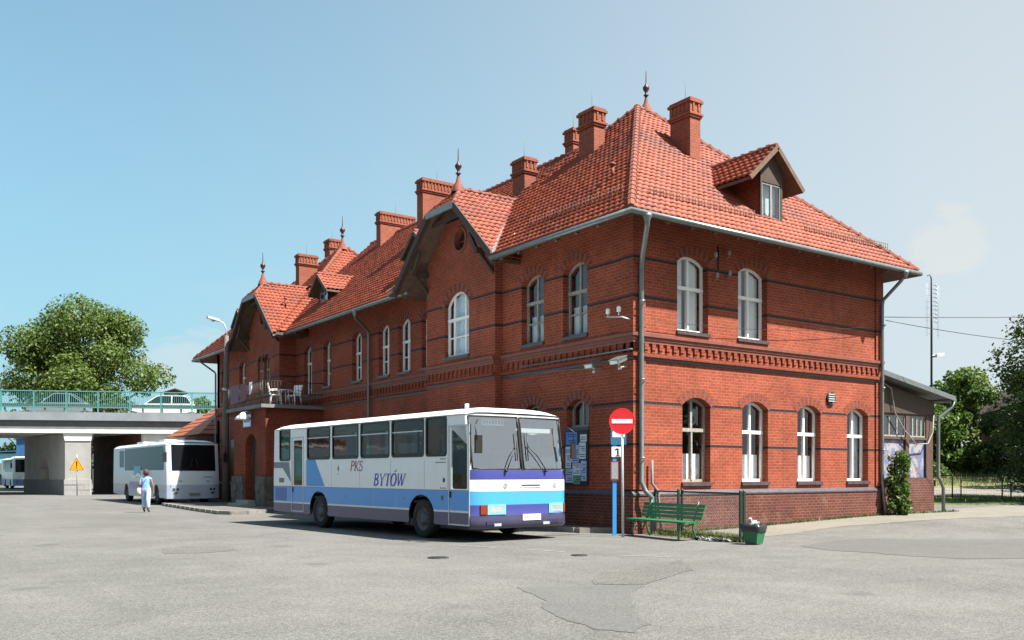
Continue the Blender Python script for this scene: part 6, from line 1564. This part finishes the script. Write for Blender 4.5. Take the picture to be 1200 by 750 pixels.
# ------------------------------------------------------------------ PERSON
def person(loc, rz):
    p_ = thing('person', 'woman in a blue sleeveless top and pale blue trousers with a cream shoulder bag', 'person', loc, rz)
    J = {'pel': ((0, 0, .93), .155), 'wai': ((0, .01, 1.10), .125), 'che': ((0, .0, 1.28), .145), 'nec': ((0, .0, 1.43), .055), 'hb': ((0, -.01, 1.50), .075), 'hd': ((0, -.015, 1.58), .088), 'hdt': ((0, -.01, 1.65), .06)}
    E = [('pel', 'wai'), ('wai', 'che'), ('che', 'nec'), ('nec', 'hb'), ('hb', 'hd'), ('hd', 'hdt')]
    for s, n in ((1, 'l'), (-1, 'r')):
        f = .09 * s
        J.update({n + 'hip': ((s * .10, 0, .86), .125), n + 'kn': ((s * .10, -f, .48), .095), n + 'cf': ((s * .105, -f * .9, .26), .085), n + 'an': ((s * .10, -f * .8, .09), .04), n + 'to': ((s * .115, -f * .8 - .14, .035), .035)})
        E += [('pel', n + 'hip'), (n + 'hip', n + 'kn'), (n + 'kn', n + 'cf'), (n + 'cf', n + 'an'), (n + 'an', n + 'to')]
        J.update({n + 'sh': ((s * .185, .0, 1.37), .055), n + 'el': ((s * .25, .03 + f * .4, 1.10), .043)})
        E += [('che', n + 'sh'), (n + 'sh', n + 'el')]
        hand = (s * .21, -.17, 1.04) if s > 0 else (s * .27, -.05, .86)
        J[n + 'wr'] = (hand, .03); E += [(n + 'el', n + 'wr')]
        hv = Vector(hand); d = (hv - Vector(J[n + 'el'][0])).normalized()
        J[n + 'pa'] = (tuple(hv + d * .07), .036); E += [(n + 'wr', n + 'pa')]
        for k_ in range(4):
            o = Vector((0, (k_ - 1.5) * .022, 0)); a = hv + d * .09 + o; b = a + d * (.055 + .01 * (1.5 - abs(k_ - 1.5))) + Vector((-s * .012, 0, -.01))
            J[f'{n}f{k_}'] = (tuple(b), .009); E += [(n + 'pa', f'{n}f{k_}')]
        J[n + 'th'] = (tuple(hv + d * .06 + Vector((0, -.055, .0))), .011); E += [(n + 'wr', n + 'th')]
    ks = list(J); me = bpy.data.meshes.new('body_skin'); me.from_pydata([J[k][0] for k in ks], [(ks.index(a), ks.index(b)) for a, b in E], [])
    o = bpy.data.objects.new('body', me); COL.objects.link(o)
    sk = o.modifiers.new('skin', 'SKIN'); sl = me.skin_vertices[0].data
    for i, k in enumerate(ks): sl[i].radius = (J[k][1], J[k][1]); sl[i].use_root = (k == 'pel')
    su = o.modifiers.new('sub', 'SUBSURF'); su.levels = 2; su.render_levels = 2
    dg = bpy.context.evaluated_depsgraph_get(); m2 = bpy.data.meshes.new_from_object(o.evaluated_get(dg)); bpy.data.objects.remove(o)
    body = bpy.data.objects.new('body', m2); COL.objects.link(body); body.parent = p_
    m2.materials.clear()
    for mm in (M['skin'], mat('trouser_blue', (.36, .48, .66), .9, var=.1), mat('top_blue', (.16, .33, .62), .9, var=.1), mat('sandal', (.06, .03, .025), .6)): m2.materials.append(mm)
    for f in m2.polygons:
        c = f.center; f.use_smooth = True
        arm = abs(c.x) > .2 and c.z < 1.36 and c.z > .7
        f.material_index = 0 if (arm or c.z > 1.41) else (3 if c.z < .075 else 0 if c.z < .2 else 1 if c.z < .98 else 2)
    q = MB(); q.lathe([(.0, .13), (.06, .12), (.10, .06), (.108, -.02), (.10, -.09), (.085, -.1)], (0, .012, 1.6), 14); q.build('hair', mat('hair_auburn', (.11, .03, .028), .7, var=.2), p_)
    q = MB(); q.lathe([(.018, -.02), (.02, .0), (0, .02)], (0, -.105, 1.57), 8); q.obox((0, -.1, 1.525), (.024, 0, 0), (0, .006, 0), (0, 0, .005))
    for s in (-1, 1): q.lathe([(0, .012), (.012, 0), (0, -.012)], (s * .032, -.092, 1.6), 8)
    q.build('face', mat('face_skin', (.36, .18, .13), .6), p_)
    q = MB()
    n = 14
    q.lathe([(0, .13), (.07, .12), (.1, .0), (.11, -.1), (.07, -.15), (0, -.16)], (.25, .02, .86), 12); bg = q.build('bag', mat('bag_cream', (.62, .52, .40), .8, var=.2, vscale=12), p_)
    q = MB(); q.tube([(.25, .02, .98), (.17, -.13, 1.2), (-.02, -.1, 1.40), (-.13, .0, 1.42), (0, .14, 1.3), (.2, .1, 1.05), (.25, .02, .98)], .014, 6); q.build('strap', mat('strap_cream', (.5, .42, .32), .8), bg)
    return p_
person((9.16, 38.45, 0), R(150))

# ------------------------------------------------------------------ LIGHT, SKY, CAMERA
SUN_EL, sx, sy = R(57), .50, -.866
w = bpy.data.worlds.new('World'); scene.world = w; w.use_nodes = True; nt = w.node_tree
bg = nt.nodes['Background']; sky = nt.nodes.new('ShaderNodeTexSky'); sky.sky_type = 'NISHITA'; sky.sun_disc = False
sky.sun_elevation = SUN_EL; sky.sun_rotation = math.atan2(sx, sy); sky.air_density = 1.0; sky.dust_density = 3.2; sky.ozone_density = .8; sky.altitude = 100
tc = nt.nodes.new('ShaderNodeTexCoord'); mp = nt.nodes.new('ShaderNodeMapping'); mp.inputs['Scale'].default_value = (2.2, 2.2, 7)
nz = nt.nodes.new('ShaderNodeTexNoise'); nz.inputs['Scale'].default_value = 1.6; nz.inputs['Detail'].default_value = 8; nz.inputs['Roughness'].default_value = .55
nt.links.new(tc.outputs['Generated'], mp.inputs['Vector']); nt.links.new(mp.outputs[0], nz.inputs['Vector'])
mr = nt.nodes.new('ShaderNodeMapRange'); mr.inputs[1].default_value = .52; mr.inputs[2].default_value = .72; mr.inputs[3].default_value = 0; mr.inputs[4].default_value = .3; nt.links.new(nz.outputs['Fac'], mr.inputs[0])
sp = nt.nodes.new('ShaderNodeSeparateXYZ'); nt.links.new(tc.outputs['Generated'], sp.inputs[0])
lowm = nt.nodes.new('ShaderNodeMapRange'); lowm.inputs[1].default_value = .08; lowm.inputs[2].default_value = .34; lowm.inputs[3].default_value = 1; lowm.inputs[4].default_value = 0; nt.links.new(sp.outputs[2], lowm.inputs[0])
def cloud(vec, r0, r1, amt):      # one cumulus bank: a soft cap of directions broken up by noise
    d_ = nt.nodes.new('ShaderNodeVectorMath'); d_.operation = 'DOT_PRODUCT'; d_.inputs[1].default_value = vec; nt.links.new(tc.outputs['Generated'], d_.inputs[0])
    a_ = nt.nodes.new('ShaderNodeMapRange'); a_.inputs[1].default_value = math.cos(R(r0)); a_.inputs[2].default_value = math.cos(R(r1)); a_.inputs[3].default_value = -.32; a_.inputs[4].default_value = .2; nt.links.new(d_.outputs['Value'], a_.inputs[0])
    n_ = nt.nodes.new('ShaderNodeTexNoise'); n_.inputs['Scale'].default_value = 9; n_.inputs['Detail'].default_value = 9; n_.inputs['Roughness'].default_value = .6
    m_ = nt.nodes.new('ShaderNodeMapping'); m_.inputs['Scale'].default_value = (1, 1, 2.4); nt.links.new(tc.outputs['Generated'], m_.inputs['Vector']); nt.links.new(m_.outputs[0], n_.inputs['Vector'])
    s_ = nt.nodes.new('ShaderNodeMath'); s_.operation = 'ADD'; nt.links.new(a_.outputs[0], s_.inputs[0]); nt.links.new(n_.outputs['Fac'], s_.inputs[1])
    o_ = nt.nodes.new('ShaderNodeMapRange'); o_.interpolation_type = 'SMOOTHSTEP'; o_.inputs[1].default_value = .5; o_.inputs[2].default_value = .64; o_.inputs[3].default_value = 0; o_.inputs[4].default_value = amt; nt.links.new(s_.outputs[0], o_.inputs[0])
    return o_.outputs[0]
def skyvec(px, py): return tuple((FW + RT * ((px - 600) / 1078) + Vector((0, 0, (555 - py) / 1078))).normalized())
c1, c2_ = cloud(skyvec(1112, 274), 3.6, .6, .6), cloud(skyvec(215, 425), 4.5, .8, .4)
mw = nt.nodes.new('ShaderNodeMath'); mw.operation = 'MULTIPLY'; nt.links.new(mr.outputs[0], mw.inputs[0]); nt.links.new(lowm.outputs[0], mw.inputs[1])
m4 = nt.nodes.new('ShaderNodeMath'); m4.operation = 'MAXIMUM'; nt.links.new(c1, m4.inputs[0]); nt.links.new(c2_, m4.inputs[1])
mu = nt.nodes.new('ShaderNodeMath'); mu.operation = 'MAXIMUM'; nt.links.new(mw.outputs[0], mu.inputs[0]); nt.links.new(m4.outputs[0], mu.inputs[1])
mx = nt.nodes.new('ShaderNodeMix'); mx.data_type = 'RGBA'; nt.links.new(mu.outputs[0], mx.inputs[0]); mx.inputs[7].default_value = (4.9, 3.6, 3.45, 1)
tn = nt.nodes.new('ShaderNodeVectorMath'); tn.operation = 'MULTIPLY'; tn.inputs[1].default_value = (.74, 1.03, 1.03); hz = nt.nodes.new('ShaderNodeMapRange'); hz.interpolation_type = 'SMOOTHSTEP'; hz.inputs[1].default_value = .1; hz.inputs[2].default_value = .75; hz.inputs[3].default_value = .93; hz.inputs[4].default_value = .80; nt.links.new(sp.outputs[2], hz.inputs[0]); th_ = nt.nodes.new('ShaderNodeVectorMath'); th_.operation = 'SCALE'; dt = nt.nodes.new('ShaderNodeVectorMath'); dt.operation = 'DOT_PRODUCT'; dt.inputs[1].default_value = (sx, sy, -.12); nt.links.new(tc.outputs['Generated'], dt.inputs[0])
gl = nt.nodes.new('ShaderNodeMapRange'); gl.interpolation_type = 'SMOOTHSTEP'; gl.inputs[1].default_value = -.85; gl.inputs[2].default_value = .20; gl.inputs[3].default_value = 0; gl.inputs[4].default_value = .93; nt.links.new(dt.outputs['Value'], gl.inputs[0])
m3 = nt.nodes.new('ShaderNodeMix'); m3.data_type = 'RGBA'; ge = nt.nodes.new('ShaderNodeMapRange'); ge.interpolation_type = 'SMOOTHSTEP'; ge.inputs[1].default_value = .45; ge.inputs[2].default_value = .85; ge.inputs[3].default_value = 1; ge.inputs[4].default_value = .1; nt.links.new(sp.outputs[2], ge.inputs[0]); gm = nt.nodes.new('ShaderNodeMath'); gm.operation = 'MULTIPLY'; nt.links.new(gl.outputs[0], gm.inputs[0]); nt.links.new(ge.outputs[0], gm.inputs[1]); nt.links.new(gm.outputs[0], m3.inputs[0]); ha = nt.nodes.new('ShaderNodeMapRange'); ha.inputs[1].default_value = .05; ha.inputs[2].default_value = .85; ha.inputs[3].default_value = .8; ha.inputs[4].default_value = 0; nt.links.new(sp.outputs[2], ha.inputs[0])
mA = nt.nodes.new('ShaderNodeMix'); mA.data_type = 'RGBA'; mA.inputs[7].default_value = (2.43, 3.06, 3.66, 1); nt.links.new(ha.outputs[0], mA.inputs[0]); nt.links.new(sky.outputs[0], mA.inputs[6]); nt.links.new(mA.outputs[2], m3.inputs[6]); nt.links.new(m3.outputs[2], mx.inputs[6]); m3.inputs[7].default_value = (4.45, 3.45, 3.65, 1)
nt.links.new(mx.outputs[2], th_.inputs[0]); nt.links.new(hz.outputs[0], th_.inputs['Scale']); nt.links.new(th_.outputs[0], tn.inputs[0]); nt.links.new(tn.outputs[0], bg.inputs['Color']); bg.inputs['Strength'].default_value = .078
sl = bpy.data.lights.new('sun', 'SUN'); sl.energy = 5.0; sl.angle = R(.55); sl.color = (1, .95, .87)
so = bpy.data.objects.new('sun', sl); COL.objects.link(so)
dirv = Vector((sx * math.cos(SUN_EL), sy * math.cos(SUN_EL), math.sin(SUN_EL)))
so.rotation_euler = dirv.to_track_quat('Z', 'Y').to_euler(); so.location = (0, -20, 40)
cam = bpy.data.cameras.new('camera'); co_ = bpy.data.objects.new('camera', cam); COL.objects.link(co_)
cam.sensor_width = 36; cam.lens = 1078 / 1200 * 36; cam.shift_y = (555 - 375) / 1200; cam.clip_end = 3000; cam.clip_start = .1
co_.location = (0, 0, 1.55); co_.rotation_euler = (R(90), 0, -.6125)
scene.camera = co_
vs = scene.view_settings; vs.view_transform = 'Standard'; vs.look = 'None'; vs.exposure = 1.61; vs.gamma = 1
scene.cycles.max_bounces = 8; scene.cycles.transparent_max_bounces = 12; scene.cycles.use_denoising = True
